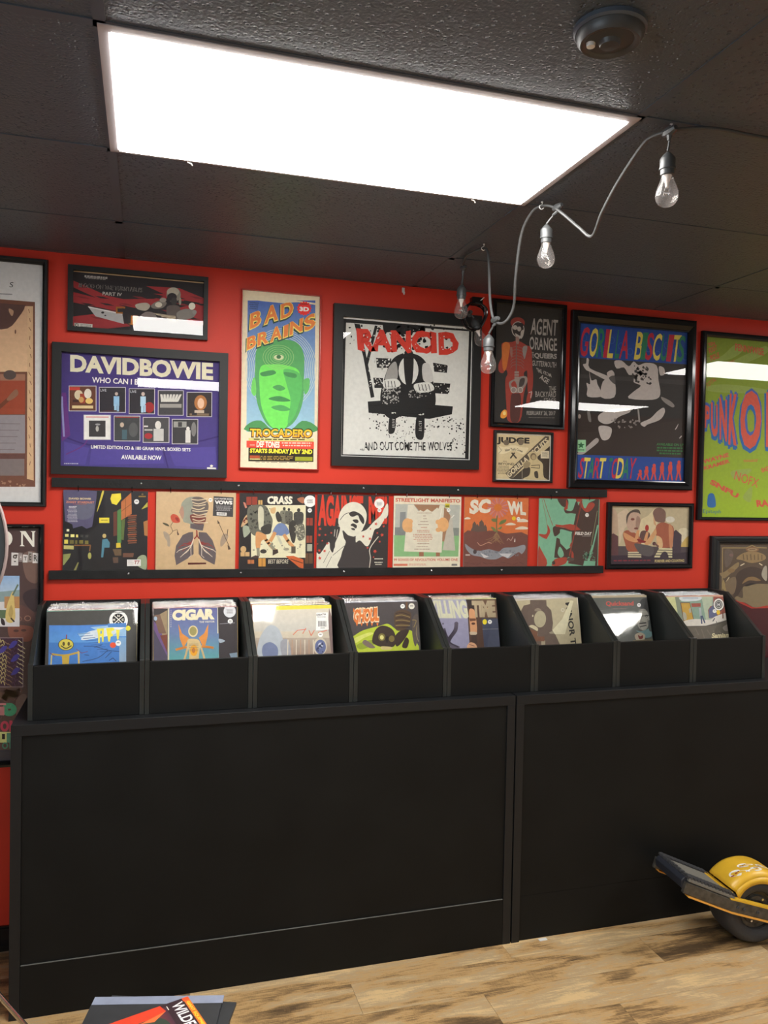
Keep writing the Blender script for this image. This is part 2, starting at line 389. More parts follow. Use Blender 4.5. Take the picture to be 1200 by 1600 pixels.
    def mesh(s, tl, right, down, step=2.5e-5):
        """world sheet: top left corner, vector along the top, vector down the side"""
        tl, right, down = Vector(tl), Vector(right), Vector(down); nrm = down.cross(right).normalized(); nrm = -nrm if nrm.y > 0 or (abs(nrm.y) < 0.5 and nrm.z < 0) else nrm
        mb = MB(); cols = []
        flip = (right.cross(-down)).dot(nrm) < 0
        for L, p in s.tris:
            pts = [tl+right*q[0]+down*q[1]+nrm*(L*step) for q in p]; cc = [q[2:5] for q in p]
            # orient toward the normal
            a = (pts[1]-pts[0]).cross(pts[2]-pts[0])
            if a.dot(nrm) < 0: pts.reverse(); cc.reverse()
            o = len(mb.v); mb.v += pts; mb.f.append(tuple(range(o, o+len(pts)))); cols += cc
        return mb, cols

# ---------------------------------------------------------------- the room
RX0, RX1, RY0 = -2.6, 6.6, -7.0
struct('wall_back', MB().box(RX0, RX1, WY, WY+0.1, 0, H+0.1), M_RED)
struct('wall_right', MB().box(RX1, RX1+0.1, RY0, WY+0.1, 0, H+0.1), M_GREYWALL)
struct('wall_front', MB().box(RX0, RX1, RY0-0.1, RY0, 0, H+0.1), M_GREYWALL)
wl = MB().box(RX0-0.1, RX0, RY0, -5.6, 0, H+0.1).box(RX0-0.1, RX0, -2.2, WY+0.1, 0, H+0.1).box(RX0-0.1, RX0, -5.6, -2.2, 0, 0.7).box(RX0-0.1, RX0, -5.6, -2.2, 2.3, H+0.1)
struct('wall_left', wl, M_GREYWALL)
win = MB()
for y in (-5.6, -4.46, -3.33, -2.24): win.box(RX0-0.08, RX0-0.02, y, y+0.04, 0.7, 2.3)
for z in (0.7, 2.26): win.box(RX0-0.08, RX0-0.02, -5.56, -2.24, z, z+0.04)
w1 = struct('window_1', win, M_FRAME)
build('glass', MB().box(RX0-0.055, RX0-0.05, -5.6, -2.2, 0.7, 2.3), M_WINDOW, w1)
# floor slab and laid planks
fl = struct('floor', MB().box(RX0, RX1, RY0, WY+0.1, -0.1, -0.006), M_PLANK)
PWD, PLN = 0.178, 1.22
row = 0; y = -0.004
while y > -3.0:
    x = RX0 + [0, -0.62, -0.25, -0.9, -0.45][row % 5]
    while x < RX1:
        a, b = max(x, RX0), min(x+PLN, RX1)
        if b-a > 0.02: build('plank', MB().box(a+0.0006, b-0.0006, y-PWD+0.0006, y-0.0006, -0.006, 0.0), M_PLANK, fl)
        x += PLN
    y -= PWD; row += 1
build('floorboards', MB().box(RX0, RX1, RY0, y, -0.006, 0.0), M_PLANK, fl)
struct('baseboard_back', MB().box(RX0, RX1, WY-0.014, WY, 0, 0.088).box(RX0, RX1, WY-0.009, WY, 0.088, 0.096), M_FRAMEGLOSS)
# suspended ceiling: slab, bars and lay-in tiles
ce = struct('ceiling', MB().box(RX0, RX1, RY0, WY+0.1, H+0.09, H+0.12), M_TBAR)
GX = [0.54+1.22*k for k in range(-3, 6)]; GY = [-0.431-0.612*k for k in range(0, 11)]
bars = MB()
for x in GX: bars.box(x-0.012, x+0.012, RY0, WY, H-0.001, H+0.004)
for y in GY: bars.box(RX0, RX1, y-0.012, y+0.012, H-0.001, H+0.004)
bars.box(RX0, RX1, -0.003, WY, H-0.001, H+0.004)
build('ceiling_grid', bars, M_TBAR, ce)
LIGHTS = [(0.54, -1.043), (4.20, -1.043), (0.54, -3.491), (4.20, -3.491)]
xs = [RX0]+[x for x in GX if x > RX0]+[RX1]; ys = [WY]+GY
for i in range(len(xs)-1):
    for j in range(len(ys)-1):
        if any(abs(xs[i]-a) < 0.02 and abs(ys[j]-b) < 0.02 for a, b in LIGHTS): continue
        if ys[j+1] < -4.2: continue
        dz = random.uniform(0, 0.0015)
        build('ceiling_tile', MB().box(xs[i]+0.0122, xs[i+1]-0.0122, ys[j+1]+0.0122, ys[j]-(0.0122 if j else 0.023), H+0.0006+dz, H+0.02), M_TILE, ce)
build('ceiling_board', MB().box(RX0, RX1, RY0, ys[7]-0.002, H+0.004, H+0.02), M_TILE, ce)
LL = ['long white ceiling light panel over the record counter', 'white ceiling light panel farther along the wall, over the second counter',
      'white ceiling light panel in the second row, over the middle of the shop', 'white ceiling light panel in the second row, toward the far end']
for (x, y), lb in zip(LIGHTS, LL):
    t = root('ceiling_light', lb, 'ceiling light', (x+0.61, y-0.306, H), 'recessed ceiling light panels')
    x0, x1, y0, y1 = x-0.004, x+1.224, y-0.616, y+0.004
    fr = MB().loops([[(x0+a, y0+a, H+b), (x1-a, y0+a, H+b), (x1-a, y1-a, H+b), (x0+a, y1-a, H+b)] for a, b in ((0, 0.002), (0, -0.003), (0.020, -0.005), (0.0245, -0.003), (0.0245, 0.01))])
    build('frame', fr, M_TRIM, t)
    for cx in (x0+0.21, x1-0.17): build('clip', MB().tube([(cx-0.008, y1+0.001, H-0.004), (cx+0.002, y1+0.003, H-0.006), (cx+0.006, y1+0.006, H-0.010)], 0.0022, 6, 3), M_WHITEMETAL, t, label='small white edge clip')
    build('diffuser', MB().box(x0+0.025, x1-0.025, y0+0.025, y1-0.025, H-0.009, H+0.006), M_LIGHT, t)
    build('housing', MB().box(x0+0.02, x1-0.02, y0+0.02, y1-0.02, H+0.012, H+0.08), M_WHITEMETAL, t)
t = root('smoke_detector', 'round black painted cap on the ceiling beyond the light panel', 'smoke detector', (1.489, -1.957, H))
build('base', MB().lathe([(0.07, 0), (0.07, -0.008), (0.066, -0.012)], (1.489, -1.957, H), n=32, cap0=False), M_TBAR, t, smooth=True)
build('cover', MB().lathe([(0.064, -0.010), (0.063, -0.022), (0.056, -0.031), (0.05, -0.030), (0.046, -0.026), (0.022, -0.028), (0.018, -0.036), (0.0005, -0.038)], (1.489, -1.957, H), n=32, cap0=False), M_SOCKET, t, smooth=True)
build('test_button', MB().lathe([(0.009, -0.026), (0.008, -0.034), (0.0005, -0.035)], (1.458, -1.94, H), n=12, cap0=False), M_WHITEMETAL, t, smooth=True)

# ---------------------------------------------------------------- framed pictures on the wall
WHITE = (226, 222, 210); INK = (24, 23, 24)
FLAT = [(0, 0), (0, 0.024), (1, 0.024), (1, 0.008)]
def prof(kind, t):
    if kind == 'flat': return [(0, 0.0), (0, 0.022), (0.001, 0.024), (t-0.001, 0.024), (t, 0.023), (t, 0.007)]
    if kind == 'bevel': return [(0, 0.0), (0, 0.02), (t*0.12, 0.026), (t*0.5, 0.026), (t*0.85, 0.016), (t*0.9, 0.018), (t, 0.017), (t, 0.007)]
    if kind == 'thin': return [(0, 0.0), (0, 0.016), (t*0.3, 0.02), (t*0.7, 0.02), (t, 0.015), (t, 0.006)]
    if kind == 'step': return [(0, 0.0), (0, 0.018), (t*0.1, 0.027), (t*0.3, 0.028), (t*0.36, 0.021), (t*0.5, 0.021), (t*0.58, 0.026), (t*0.72, 0.025), (t*0.8, 0.015), (t, 0.014), (t, 0.007)]
def framed(label, ox0, ox1, oz0, oz1, ix0, ix1, iz0, iz1, sheet, kind='flat', mt=None, cat='picture', pane=True):
    t = root('framed_poster', label, cat, ((ox0+ox1)/2, WY, oz0))
    # the rails may differ in width: build the loops from outer and inner rectangles
    P = prof(kind, 1.0); rings = []
    for a, d in P:
        rings.append([(ox0+(ix0-ox0)*a, WY-d, oz0+(iz0-oz0)*a), (ox1+(ix1-ox1)*a, WY-d, oz0+(iz0-oz0)*a), (ox1+(ix1-ox1)*a, WY-d, oz1+(iz1-oz1)*a), (ox0+(ix0-ox0)*a, WY-d, oz1+(iz1-oz1)*a)])
    build('frame', MB().loops(rings), mt or M_FRAME, t)
    build('backing', MB().box(ox0+0.004, ox1-0.004, WY-0.004, WY-0.001, oz0+0.004, oz1-0.004), M_MAT, t)
    mb, cols = sheet.mesh((ix0-0.002, WY-0.005, iz1+0.002), (ix1-ix0+0.004, 0, 0), (0, 0, iz0-iz1-0.004), 1.2e-5)
    build('poster', mb, M_PRINT, t, cols=cols)
    if pane:
        nx, nz = 12, 12; vs = []; 
        for j in range(nz+1):
            for i in range(nx+1):
                a, b = i/nx, j/nz
                vs.append((ix0-0.002+(ix1-ix0+0.004)*a, WY-0.0085, iz0-0.002+(iz1-iz0+0.004)*b))
        fs = [(j*(nx+1)+i, j*(nx+1)+i+1, (j+1)*(nx+1)+i+1, (j+1)*(nx+1)+i) for j in range(nz) for i in range(nx)]
        build('glass', MB().add(vs, fs), M_PANE, t)
    return t

# black and red horror print
a = Sheet([(114.4, 420.4), (318.6, 441), (318, 525.6), (113, 509)], (100, 400, 5)); r1, r2, bk = (152, 44, 48), (120, 36, 40), (38, 33, 36)
a.fill(bk)
a.poly([(72, 102), (1100, 205), (1100, 217), (72, 113)], (176, 146, 108)); a.poly([(62, 102), (74, 102), (68, 560), (58, 560)], (140, 118, 92))
for p in ([(70, 180), (330, 300), (600, 360), (560, 400), (300, 340), (75, 235)], [(70, 270), (300, 330), (480, 390), (410, 420), (70, 350)], [(70, 460), (260, 440), (420, 470), (520, 540), (300, 560), (65, 530)],
          [(430, 330), (700, 330), (820, 300), (760, 380), (540, 380)], [(640, 230), (900, 250), (1092, 330), (1092, 370), (860, 330)], [(800, 420), (1092, 360), (1092, 400), (1000, 460), (820, 470)], [(940, 470), (1092, 400), (1092, 540), (980, 520)], [(700, 290), (1000, 300), (930, 350)], [(320, 350), (480, 345), (420, 380)]):
    a.poly(p, r1)
for i in range(26):
    x = 90+i*37; y = 300+(i*53) % 210; a.poly([(x, y), (x+70, y+8), (x+120, y+26), (x+50, y+20)], (r2, bk, bk)[i % 3])
a.poly([(186, 382), (455, 440), (468, 522), (245, 460)], (170, 168, 168)); a.poly([(186, 382), (455, 440), (456, 450), (194, 392)], (214, 210, 206)); a.ell(302, 432, 12, 8, bk); a.ell(322, 455, 8, 5, bk)
a.poly([(405, 388), (478, 390), (470, 445), (405, 440)], (150, 92, 30)); a.poly([(500, 455), (575, 460), (545, 535), (500, 520)], (196, 116, 34)); a.poly([(455, 400), (525, 412), (520, 520), (470, 520)], bk); a.rect(418, 402, 462, 430, bk)
a.sm([(560, 372), (640, 360), (672, 385), (640, 420), (575, 408)], (176, 166, 150)); a.sm([(680, 380), (740, 345), (800, 360), (770, 400), (700, 405)], (120, 112, 104)); a.ell(738, 376, 28, 20, (206, 198, 180)); a.ell(772, 340, 26, 18, (150, 142, 130))
a.ell(855, 300, 56, 56, (134, 128, 116)); a.ell(850, 278, 48, 34, (176, 168, 150)); a.ell(842, 318, 38, 32, (44, 40, 42)); a.ell(858, 350, 24, 30, (58, 54, 54)); a.ell(905, 350, 10, 30, (150, 140, 124))
a.sm([(800, 400), (850, 380), (905, 400), (900, 500), (820, 500)], (92, 82, 78)); a.sm([(880, 440), (950, 410), (1030, 430), (1000, 480), (900, 490)], (128, 122, 116)); a.ell(998, 390, 26, 27, (222, 216, 200)); a.ell(1018, 436, 17, 17, (140, 136, 130))
for i in range(9): a.line([(690+i*14, 440+i*5), (870, 468+i*4)], 5, [(186, 168, 140), (110, 98, 88), (206, 190, 160)][i % 3])
a.sm([(590, 470), (640, 430), (700, 440), (720, 480), (640, 490)], (128, 116, 112))
a.greek(156, 142, 352, 170, 1, (170, 164, 158), 18); a.greek(160, 154, 346, 176, 1, (140, 134, 130), 18)
a.text('BLOOD ON THE TURNTABLES', (115, 236), (612, 280), (118, 202), (124, 118, 114), 0.03, rough=2); a.text('BLOOD ON THE TURNTABLES', (119, 236), (616, 280), (122, 204), bk, 0.0, rough=2)
a.text('PART IV', (300, 298), (452, 308), (302, 272), (186, 180, 172), 0.02, rough=1.5)
a.poly([(80, 510), (222, 522), (221, 550), (80, 538)], (206, 200, 190)); a.poly([(84, 513), (112, 516), (112, 540), (84, 538)], INK); a.line([(88, 517), (108, 537)], 5, WHITE); a.line([(108, 519), (88, 535)], 5, WHITE); a.greek(118, 520, 215, 542, 2, (110, 106, 100), 8)
framed('small wide black-framed print with red streaks and a grey chainsaw', 0.34, 0.872, 2.414, 2.668, 0.359, 0.855, 2.431, 2.649, a)

# purple vinyl box set poster
a = Sheet([(96, 549), (342.7, 564.3), (341.7, 733.3), (94, 729)], (0, 380, 3)); pu = (70, 54, 118)
a.fill((62, 46, 110), (70, 58, 128))
for p in ([(300, 930), (420, 960), (400, 1040), (300, 1030)], [(430, 960), (600, 965), (760, 950), (770, 1030), (420, 1040)], [(790, 960), (1010, 950), (1020, 1050), (820, 1040)]): a.poly(p, (78, 66, 142))
a.line([(285, 900), (420, 945), (650, 955), (860, 940), (1030, 900)], 7, (54, 38, 104), 5); a.line([(310, 990), (400, 940), (420, 860)], 6, (98, 48, 120), 4); a.line([(760, 940), (790, 1050)], 6, (54, 38, 104)); a.poly([(290, 700), (310, 700), (330, 900), (290, 930)], (96, 46, 120)); a.line([(290, 720), (300, 905)], 9, (140, 140, 190))  # bluish streak and lower arcs are glass reflections painted into the print
a.text('DAVIDBOWIE', (330, 602), (997, 640), (330, 521), (222, 214, 186), 0.045)
a.text('WHO CAN I BE NOW?', (432, 652), (775, 668), (433, 626), (232, 228, 226), 0.02); a.text('[1974-1976]', (784, 668), (890, 672), (785, 644), (200, 196, 216), 0.015)
def thumb(x0, y0, w, h, base, bits, edge=(196, 190, 196)):
    a.rect(x0-3, y0-3, x0+w+3, y0+h+3, edge); a.rect(x0, y0, x0+w, y0+h, base)
    for k, (u, v, uu, vv, c) in enumerate(bits):
        (a.ell(x0+w*u, y0+h*v, w*uu, h*vv, c) if k % 2 else a.rect(x0+w*(u-uu), y0+h*(v-vv), x0+w*(u+uu), y0+h*(v+vv), c))
dk = (44, 40, 46)
thumb(326, 670, 124, 114, (96, 56, 40), [(.5, .85, .4, .06, (214, 190, 140)), (.35, .35, .16, .2, (206, 190, 160)), (.5, .5, .1, .2, (150, 60, 40)), (.7, .3, .14, .2, (220, 210, 196)), (.2, .1, .2, .06, (190, 60, 50)), (.75, .6, .14, .12, (226, 190, 110)), (.25, .6, .12, .05, (60, 30, 30)), (.45, .55, .1, .12, (196, 150, 90))])
thumb(468, 676, 120, 114, dk, [(.66, .55, .11, .2, (140, 180, 210)), (.66, .25, .06, .07, (190, 170, 160)), (.62, .83, .05, .15, (150, 186, 210)), (.5, .95, .4, .03, (70, 38, 44)), (.72, .83, .04, .14, (140, 176, 205))])
a.text('LIVE', (472, 694), (500, 694), (472, 682), (180, 180, 186), 0.01)
thumb(608, 682, 116, 114, dk, [(.55, .5, .11, .2, (170, 200, 220)), (.8, .75, .2, .22, (150, 40, 40)), (.52, .8, .05, .16, (170, 200, 220)), (.55, .2, .07, .08, (200, 180, 170)), (.62, .8, .04, .15, (160, 190, 214))])
a.text('LIVE', (612, 700), (640, 700), (612, 688), (180, 180, 186), 0.01)
thumb(744, 690, 114, 112, (64, 62, 64), [(.5, .62, .44, .08, (150, 146, 140))])
for i in range(7): a.poly([(752+i*15, 706), (762+i*15, 706), (770+i*11, 740), (756+i*11, 742)], (206, 202, 194))
thumb(878, 698, 112, 110, (50, 42, 40), [(.5, .93, .4, .05, (120, 100, 80)), (.55, .42, .26, .32, (170, 110, 60)), (.5, .8, .2, .06, (190, 170, 150)), (.56, .45, .14, .22, (220, 180, 150)), (.3, .9, .1, .05, dk)])
thumb(396, 806, 122, 112, (222, 220, 216), [(.5, .56, .32, .34, (56, 54, 56)), (.5, .56, .06, .12, (180, 176, 170)), (.5, .07, .44, .02, (200, 90, 90)), (.52, .38, .1, .04, (150, 150, 150))])
thumb(538, 810, 118, 114, (60, 62, 64), [(.5, .04, .46, .02, (150, 60, 56)), (.3, .35, .08, .1, (190, 170, 150)), (.4, .75, .1, .2, (70, 96, 104)), (.75, .55, .18, .3, (82, 84, 84))])
thumb(674, 816, 118, 114, (70, 68, 70), [(.2, .5, .16, .03, (190, 188, 184)), (.58, .3, .12, .17, (210, 206, 200)), (.6, .7, .2, .25, (190, 188, 184)), (.2, .75, .16, .12, (160, 44, 50)), (.1, .35, .08, .03, (214, 210, 206))])
thumb(810, 824, 116, 112, (56, 54, 56), [(.3, .2, .26, .12, (150, 148, 142)), (.62, .38, .07, .09, (214, 210, 204)), (.62, .7, .1, .26, (206, 202, 196)), (.85, .4, .1, .3, (120, 118, 116)), (.3, .2, .08, .1, (60, 58, 60))])
a.text('LIMITED EDITION CD & 180 GRAM VINYL BOXED SETS', (428, 962), (894, 973), (428, 946), (232, 230, 228), 0.02)
a.text('AVAILABLE NOW', (570, 1012), (758, 1014), (571, 991), (236, 234, 232), 0.02)
a.greek(298, 1032, 372, 1040, 1, (190, 186, 200)); a.poly([(972, 1046), (1014, 1048), (1014, 1055), (972, 1054)], WHITE); a.sm([(985, 1040), (992, 1034), (1000, 1040), (992, 1046)], WHITE)
framed('wide purple poster with two rows of small album covers, in a broad black frame', 0.285, 0.956, 1.856, 2.366, 0.319, 0.922, 1.889, 2.331, a)

# tall green and orange gig poster (the pictured head is a plain green face)
a = Sheet([(378.8, 451), (499.9, 462.2), (497.2, 733.3), (377.6, 731.4)], (340, 430, 2.857)); cr = (224, 212, 182)
a.fill(cr)
a.grad(136, 110, 436, 700, (78, 104, 176), (150, 190, 206)); a.sm([(132, 102), (180, 110), (230, 116), (300, 122), (360, 118), (436, 130), (436, 122), (300, 104), (200, 98), (130, 96)], cr, 3)
for i in range(7): a.ring(286, 420, 110+i*8, 130+i*9, 2.2, (190, 206, 196), 30)
a.sm([(172, 400), (178, 330), (215, 296), (290, 285), (355, 300), (386, 350), (388, 440), (384, 560), (350, 650), (290, 690), (230, 670), (185, 580), (172, 480)], (84, 158, 92))
a.sm([(196, 410), (250, 398), (300, 400), (360, 420), (370, 470), (350, 520), (330, 600), (310, 680), (250, 680), (205, 600), (192, 500)], (112, 216, 92))
a.sm([(300, 420), (370, 440), (378, 520), (352, 620), (318, 660), (330, 560), (310, 480)], (88, 178, 92)); a.sm([(160, 470), (172, 460), (178, 520), (170, 540), (156, 520)], (110, 200, 96)); a.sm([(386, 470), (412, 462), (410, 510), (392, 530)], (96, 176, 98))
for i in range(6): a.ring(274, 365, 14+i*11, 10+i*9, 1.8, (150, 190, 120), 26)
a.ell(276, 366, 22, 12, (196, 206, 160)); a.ell(276, 364, 10, 9, (60, 110, 70)); a.sm([(196, 436), (250, 424), (262, 440), (210, 452)], (70, 140, 80)); a.sm([(300, 432), (352, 440), (350, 458), (310, 450)], (70, 140, 80)); a.sm([(250, 500), (280, 490), (306, 506), (280, 516)], (76, 150, 84)); a.sm([(232, 552), (280, 540), (330, 560), (280, 564)], (66, 134, 76)); a.sm([(244, 590), (290, 580), (330, 600), (286, 606)], (80, 160, 88))
a.sm([(146, 700), (148, 662), (200, 650), (250, 690), (330, 690), (380, 650), (432, 664), (432, 700)], (76, 142, 84), 3)
def groovy(st, bl, br, tl, g=0.03):
    a.text(st, (bl[0]-2, bl[1]+7), (br[0]-2, br[1]+7), (tl[0]-2, tl[1]+7), (52, 78, 74), 0.035, grow=g+0.03, rough=1); a.text(st, (bl[0], bl[1]+2), (br[0], br[1]+2), (tl[0], tl[1]+2), (240, 214, 110), 0.035, grow=g); a.text(st, bl, br, tl, (222, 128, 66), 0.03, rough=1)
for ch, q in zip('BAD', (((146, 240), (194, 218), (150, 170)), ((210, 218), (270, 196), (214, 142)), ((284, 194), (338, 176), (284, 128)))): groovy(ch, *q)
for ch, q in zip('BRAINS', (((134, 334), (174, 316), (136, 278)), ((182, 316), (230, 300), (184, 258)), ((238, 298), (288, 280), (240, 236)), ((296, 278), (316, 270), (298, 224)), ((324, 268), (380, 248), (326, 208)), ((390, 252), (436, 226), (388, 188)))): groovy(ch, *q)
a.burst(387, 146, 34, 0.8, 15, (232, 56, 52)); a.text('3D', (366, 158), (408, 160), (366, 138), (250, 240, 230), 0.05); a.greek(366, 124, 408, 132, 1, (120, 40, 40)); a.greek(142, 116, 186, 152, 4, (70, 84, 120), 4)
a.text('TROCADERO', (148, 724), (426, 726), (150, 684), (60, 30, 16), 0.04, grow=0.045); a.text('TROCADERO', (150, 722), (424, 724), (152, 686), (250, 196, 52), 0.035, (246, 160, 40))
a.rect(146, 728, 432, 742, (206, 196, 120)); a.greek(160, 731, 412, 740, 1, (70, 60, 30)); a.rect(146, 742, 432, 832, (40, 34, 22))
a.text('STARTS SUNDAY JULY 2ND', (152, 800), (426, 803), (153, 774), (250, 222, 60), 0.05); a.greek(152, 808, 350, 828, 3, (160, 130, 60)); a.rect(352, 810, 428, 828, (150, 156, 40)); a.rect(152, 806, 196, 818, (170, 76, 40)); a.rect(152, 820, 196, 824, (220, 206, 140))
a.poly([(137, 740), (434, 743), (434, 775), (137, 771)], (244, 74, 56)); a.text('DEF TONES', (181, 769), (283, 771), (182, 741), (252, 226, 210), 0.04); a.greek(290, 746, 424, 768, 2, (250, 190, 170)); a.greek(150, 756, 176, 768, 1, (250, 150, 130)); a.greek(150, 834, 428, 838, 1, (120, 112, 96))
framed('tall cream gig poster with a green face, orange lettering and thin red frame', 1.007, 1.342, 1.896, 2.637, 1.012, 1.336, 1.902, 2.633, a, 'thin', M_REDFRAME, pane=False)

# black and white square poster with red lettering (stand-in figure)
a = Sheet([(536, 493), (738.3, 512.3), (736.2, 719.8), (533.2, 712)], (340, 430, 2.857)); pw = (206, 206, 200); k = (26, 25, 26)
a.fill((214, 212, 206)); a.poly([(566, 190), (1133, 246), (1126, 822), (560, 800)], k); a.poly([(578, 208), (1122, 253), (1110, 815), (566, 795)], pw)
a.spots(60, 590, 215, 1110, 330, 2, 9, k); a.poly([(740, 220), (930, 236), (920, 260), (880, 254), (840, 264), (790, 250), (745, 256)], k); a.spots(46, 740, 222, 930, 330, 5, 16, k)
a.poly([(614, 212), (640, 216), (706, 540), (690, 544), (655, 360)], k); a.poly([(706, 222), (718, 224), (676, 400), (664, 392)], k)
for p in ([(712, 366), (780, 370), (776, 412), (716, 410)], [(700, 454), (744, 456), (740, 500), (706, 500)], [(964, 390), (1030, 402), (1026, 436), (970, 430)], [(966, 478), (1042, 484), (1036, 530), (972, 526)], [(676, 560), (740, 556), (1054, 585), (1050, 620), (950, 640), (680, 610)]): a.poly(p, k)
a.spots(120, 680, 360, 780, 500, 1, 5, pw); a.spots(60, 960, 390, 1040, 530, 1, 4, pw)
a.sm([(740, 490), (770, 400), (800, 360), (850, 345), (905, 360), (940, 400), (965, 470), (978, 560), (960, 610), (920, 640), (860, 610), (790, 640), (745, 610), (732, 550)], k)
a.sm([(768, 410), (800, 385), (808, 455), (780, 470), (752, 470)], (150, 148, 144)); a.sm([(918, 400), (948, 398), (966, 470), (924, 470)], (190, 188, 184)); a.ell(856, 424, 44, 64, pw); a.sm([(836, 345), (876, 345), (874, 470), (860, 500), (842, 470)], k)
a.sm([(746, 468), (800, 460), (822, 484), (800, 500), (752, 502)], pw); a.sm([(882, 486), (950, 478), (968, 512), (900, 522)], pw); a.spots(110, 740, 490, 820, 570, 1, 5, (176, 174, 170)); a.spots(50, 860, 500, 970, 545, 1, 4, (176, 174, 170))
for i in range(4): a.line([(752+i*14, 470), (756+i*14, 496)], 3, k); a.line([(900+i*15, 486), (908+i*15, 514)], 3, k)
a.sm([(776, 620), (800, 610), (798, 690), (778, 706), (768, 690)], k); a.sm([(896, 620), (926, 610), (926, 720), (900, 730), (888, 700)], k); a.line([(784, 612), (800, 612)], 6, pw); a.line([(904, 622), (924, 618)], 6, pw)
for i in range(6): a.line([(786, 640+i*7), (796, 642+i*7)], 2, pw); a.line([(904, 650+i*8), (916, 652+i*8)], 2, pw)
a.spots(160, 680, 600, 1050, 690, 1, 5, k); a.spots(60, 760, 690, 960, 740, 1, 3, k); a.spots(50, 1040, 640, 1110, 800, 1, 5, k)
a.text('RANCID', (632, 334), (1076, 358), (626, 234), (204, 58, 44), 0.055, rough=4); a.spots(50, 640, 240, 1070, 360, 1, 4, pw)
a.text('...AND OUT COME THE WOLVES', (643, 778), (1052, 782), (643, 740), k, 0.012, rough=2)
framed('square white poster with a hunched black figure and red stencil lettering', 1.396, 2.076, 1.919, 2.609, 1.437, 2.037, 1.961, 2.557, a)

# dark skeleton gig poster
a = Sheet([(776.3, 474.2), (880.4, 481.7), (877, 665), (774, 658.7)], (760, 460, 7.27)); g = (168, 162, 156); rd = (150, 62, 52); wt = (186, 178, 170)
a.fill((52, 49, 47), (48, 46, 45))
a.sm([(190, 570), (230, 545), (300, 540), (350, 525), (400, 535), (470, 575), (520, 600), (530, 700), (540, 900), (535, 1100), (490, 1130), (480, 900), (470, 860), (440, 900), (470, 1000), (440, 1150), (405, 1425), (270, 1425), (250, 1250), (235, 980), (260, 900), (240, 850), (210, 890), (165, 870), (160, 790), (195, 700)], rd, 4)
a.sm([(200, 570), (280, 560), (270, 700), (240, 850), (205, 830)], (196, 110, 54)); a.ell(368, 320, 80, 62, rd); a.sm([(300, 1150), (350, 1120), (410, 1150), (390, 1420), (300, 1420)], (84, 52, 48)); a.sm([(520, 760), (545, 900), (540, 1060), (520, 1060)], rd)
a.ell(372, 400, 70, 92, (60, 52, 50)); a.ring(372, 395, 72, 90, 9, wt); a.ell(340, 375, 26, 26, wt); a.ell(405, 345, 30, 24, (50, 46, 46)); a.ell(385, 390, 22, 28, wt); a.sm([(340, 440), (400, 470), (420, 440), (410, 490), (370, 500)], wt); a.sm([(405, 420), (440, 400), (430, 470), (405, 500)], wt); a.sm([(348, 480), (384, 490), (380, 560), (352, 550)], (150, 120, 112))
for i in range(7):
    y = 590+i*34; a.line([(352, y), (312, y+10), (292, y+40)], 5, (128, 106, 100)); a.line([(360, y), (410, y+12), (440, y+44)], 5, (128, 106, 100))
a.line([(355, 560), (356, 900)], 14, (120, 90, 84)); a.sm([(432, 590), (478, 590), (458, 700), (444, 730), (425, 650)], (140, 132, 128)); a.sm([(286, 600), (310, 610), (310, 700), (290, 690)], (150, 110, 100))
a.sm([(275, 1000), (330, 960), (400, 930), (470, 930), (480, 990), (440, 1060), (400, 1110), (340, 1110), (300, 1090)], (140, 128, 122)); a.sm([(300, 1010), (340, 980), (365, 1050), (320, 1050)], rd); a.sm([(400, 960), (450, 950), (440, 1020), (390, 1050)], (70, 62, 60)); a.ring(328, 1080, 34, 36, 8, wt, 16); a.ring(404, 1080, 30, 34, 8, wt, 16)
for i in range(4): a.rect(336, 870+i*30, 386, 892+i*30, (150, 132, 124))
a.sm([(488, 1120), (530, 1090), (540, 1130), (500, 1230), (470, 1230)], rd); a.line([(500, 1110), (530, 1100), (520, 1170)], 8, wt)
a.text('AGENT', (510, 452), (812, 466), (522, 266), g, 0.015, rough=3); a.text('ORANGE', (500, 622), (812, 640), (500, 476), g, 0.015, rough=3); a.text('QUEERS', (556, 728), (812, 738), (556, 660), g, 0.03, rough=2); a.text('THE', (530, 715), (550, 716), (530, 650), g, 0.01)
a.text('GUTTERMOUTH', (535, 806), (808, 830), (535, 745), g, 0.01, rough=3); a.text('THE ATOM', (586, 872), (752, 940), (576, 826), g, 0.02, rough=3); a.text('AGE', (612, 950), (708, 1018), (640, 900), g, 0.02, rough=3)
a.text('THE', (724, 1102), (806, 1104), (724, 1040), g, 0.0); a.text('BACKYARD', (572, 1160), (804, 1166), (572, 1096), g, 0.0); a.text('STAGE', (668, 1218), (804, 1222), (668, 1174), g, 0.0); a.text('AT THE SF AMPHITHEATRE', (532, 1270), (802, 1280), (532, 1235), (130, 126, 122), 0.0); a.text('FEBRUARY 26, 2017', (476, 1370), (800, 1378), (476, 1316), g, 0.01); a.greek(474, 1388, 800, 1400, 1, (110, 106, 102), 8)
a.sm([(195, 1330), (230, 1300), (256, 1320), (252, 1376), (215, 1398), (185, 1380)], (226, 150, 60)); a.ell(228, 1340, 18, 22, (244, 206, 130))
framed('narrow dark poster with a red skeleton and grey hand-drawn lettering', 2.127, 2.502, 2.115, 2.694, 2.149, 2.485, 2.137, 2.674, a, 'bevel', M_FRAMEGLOSS)

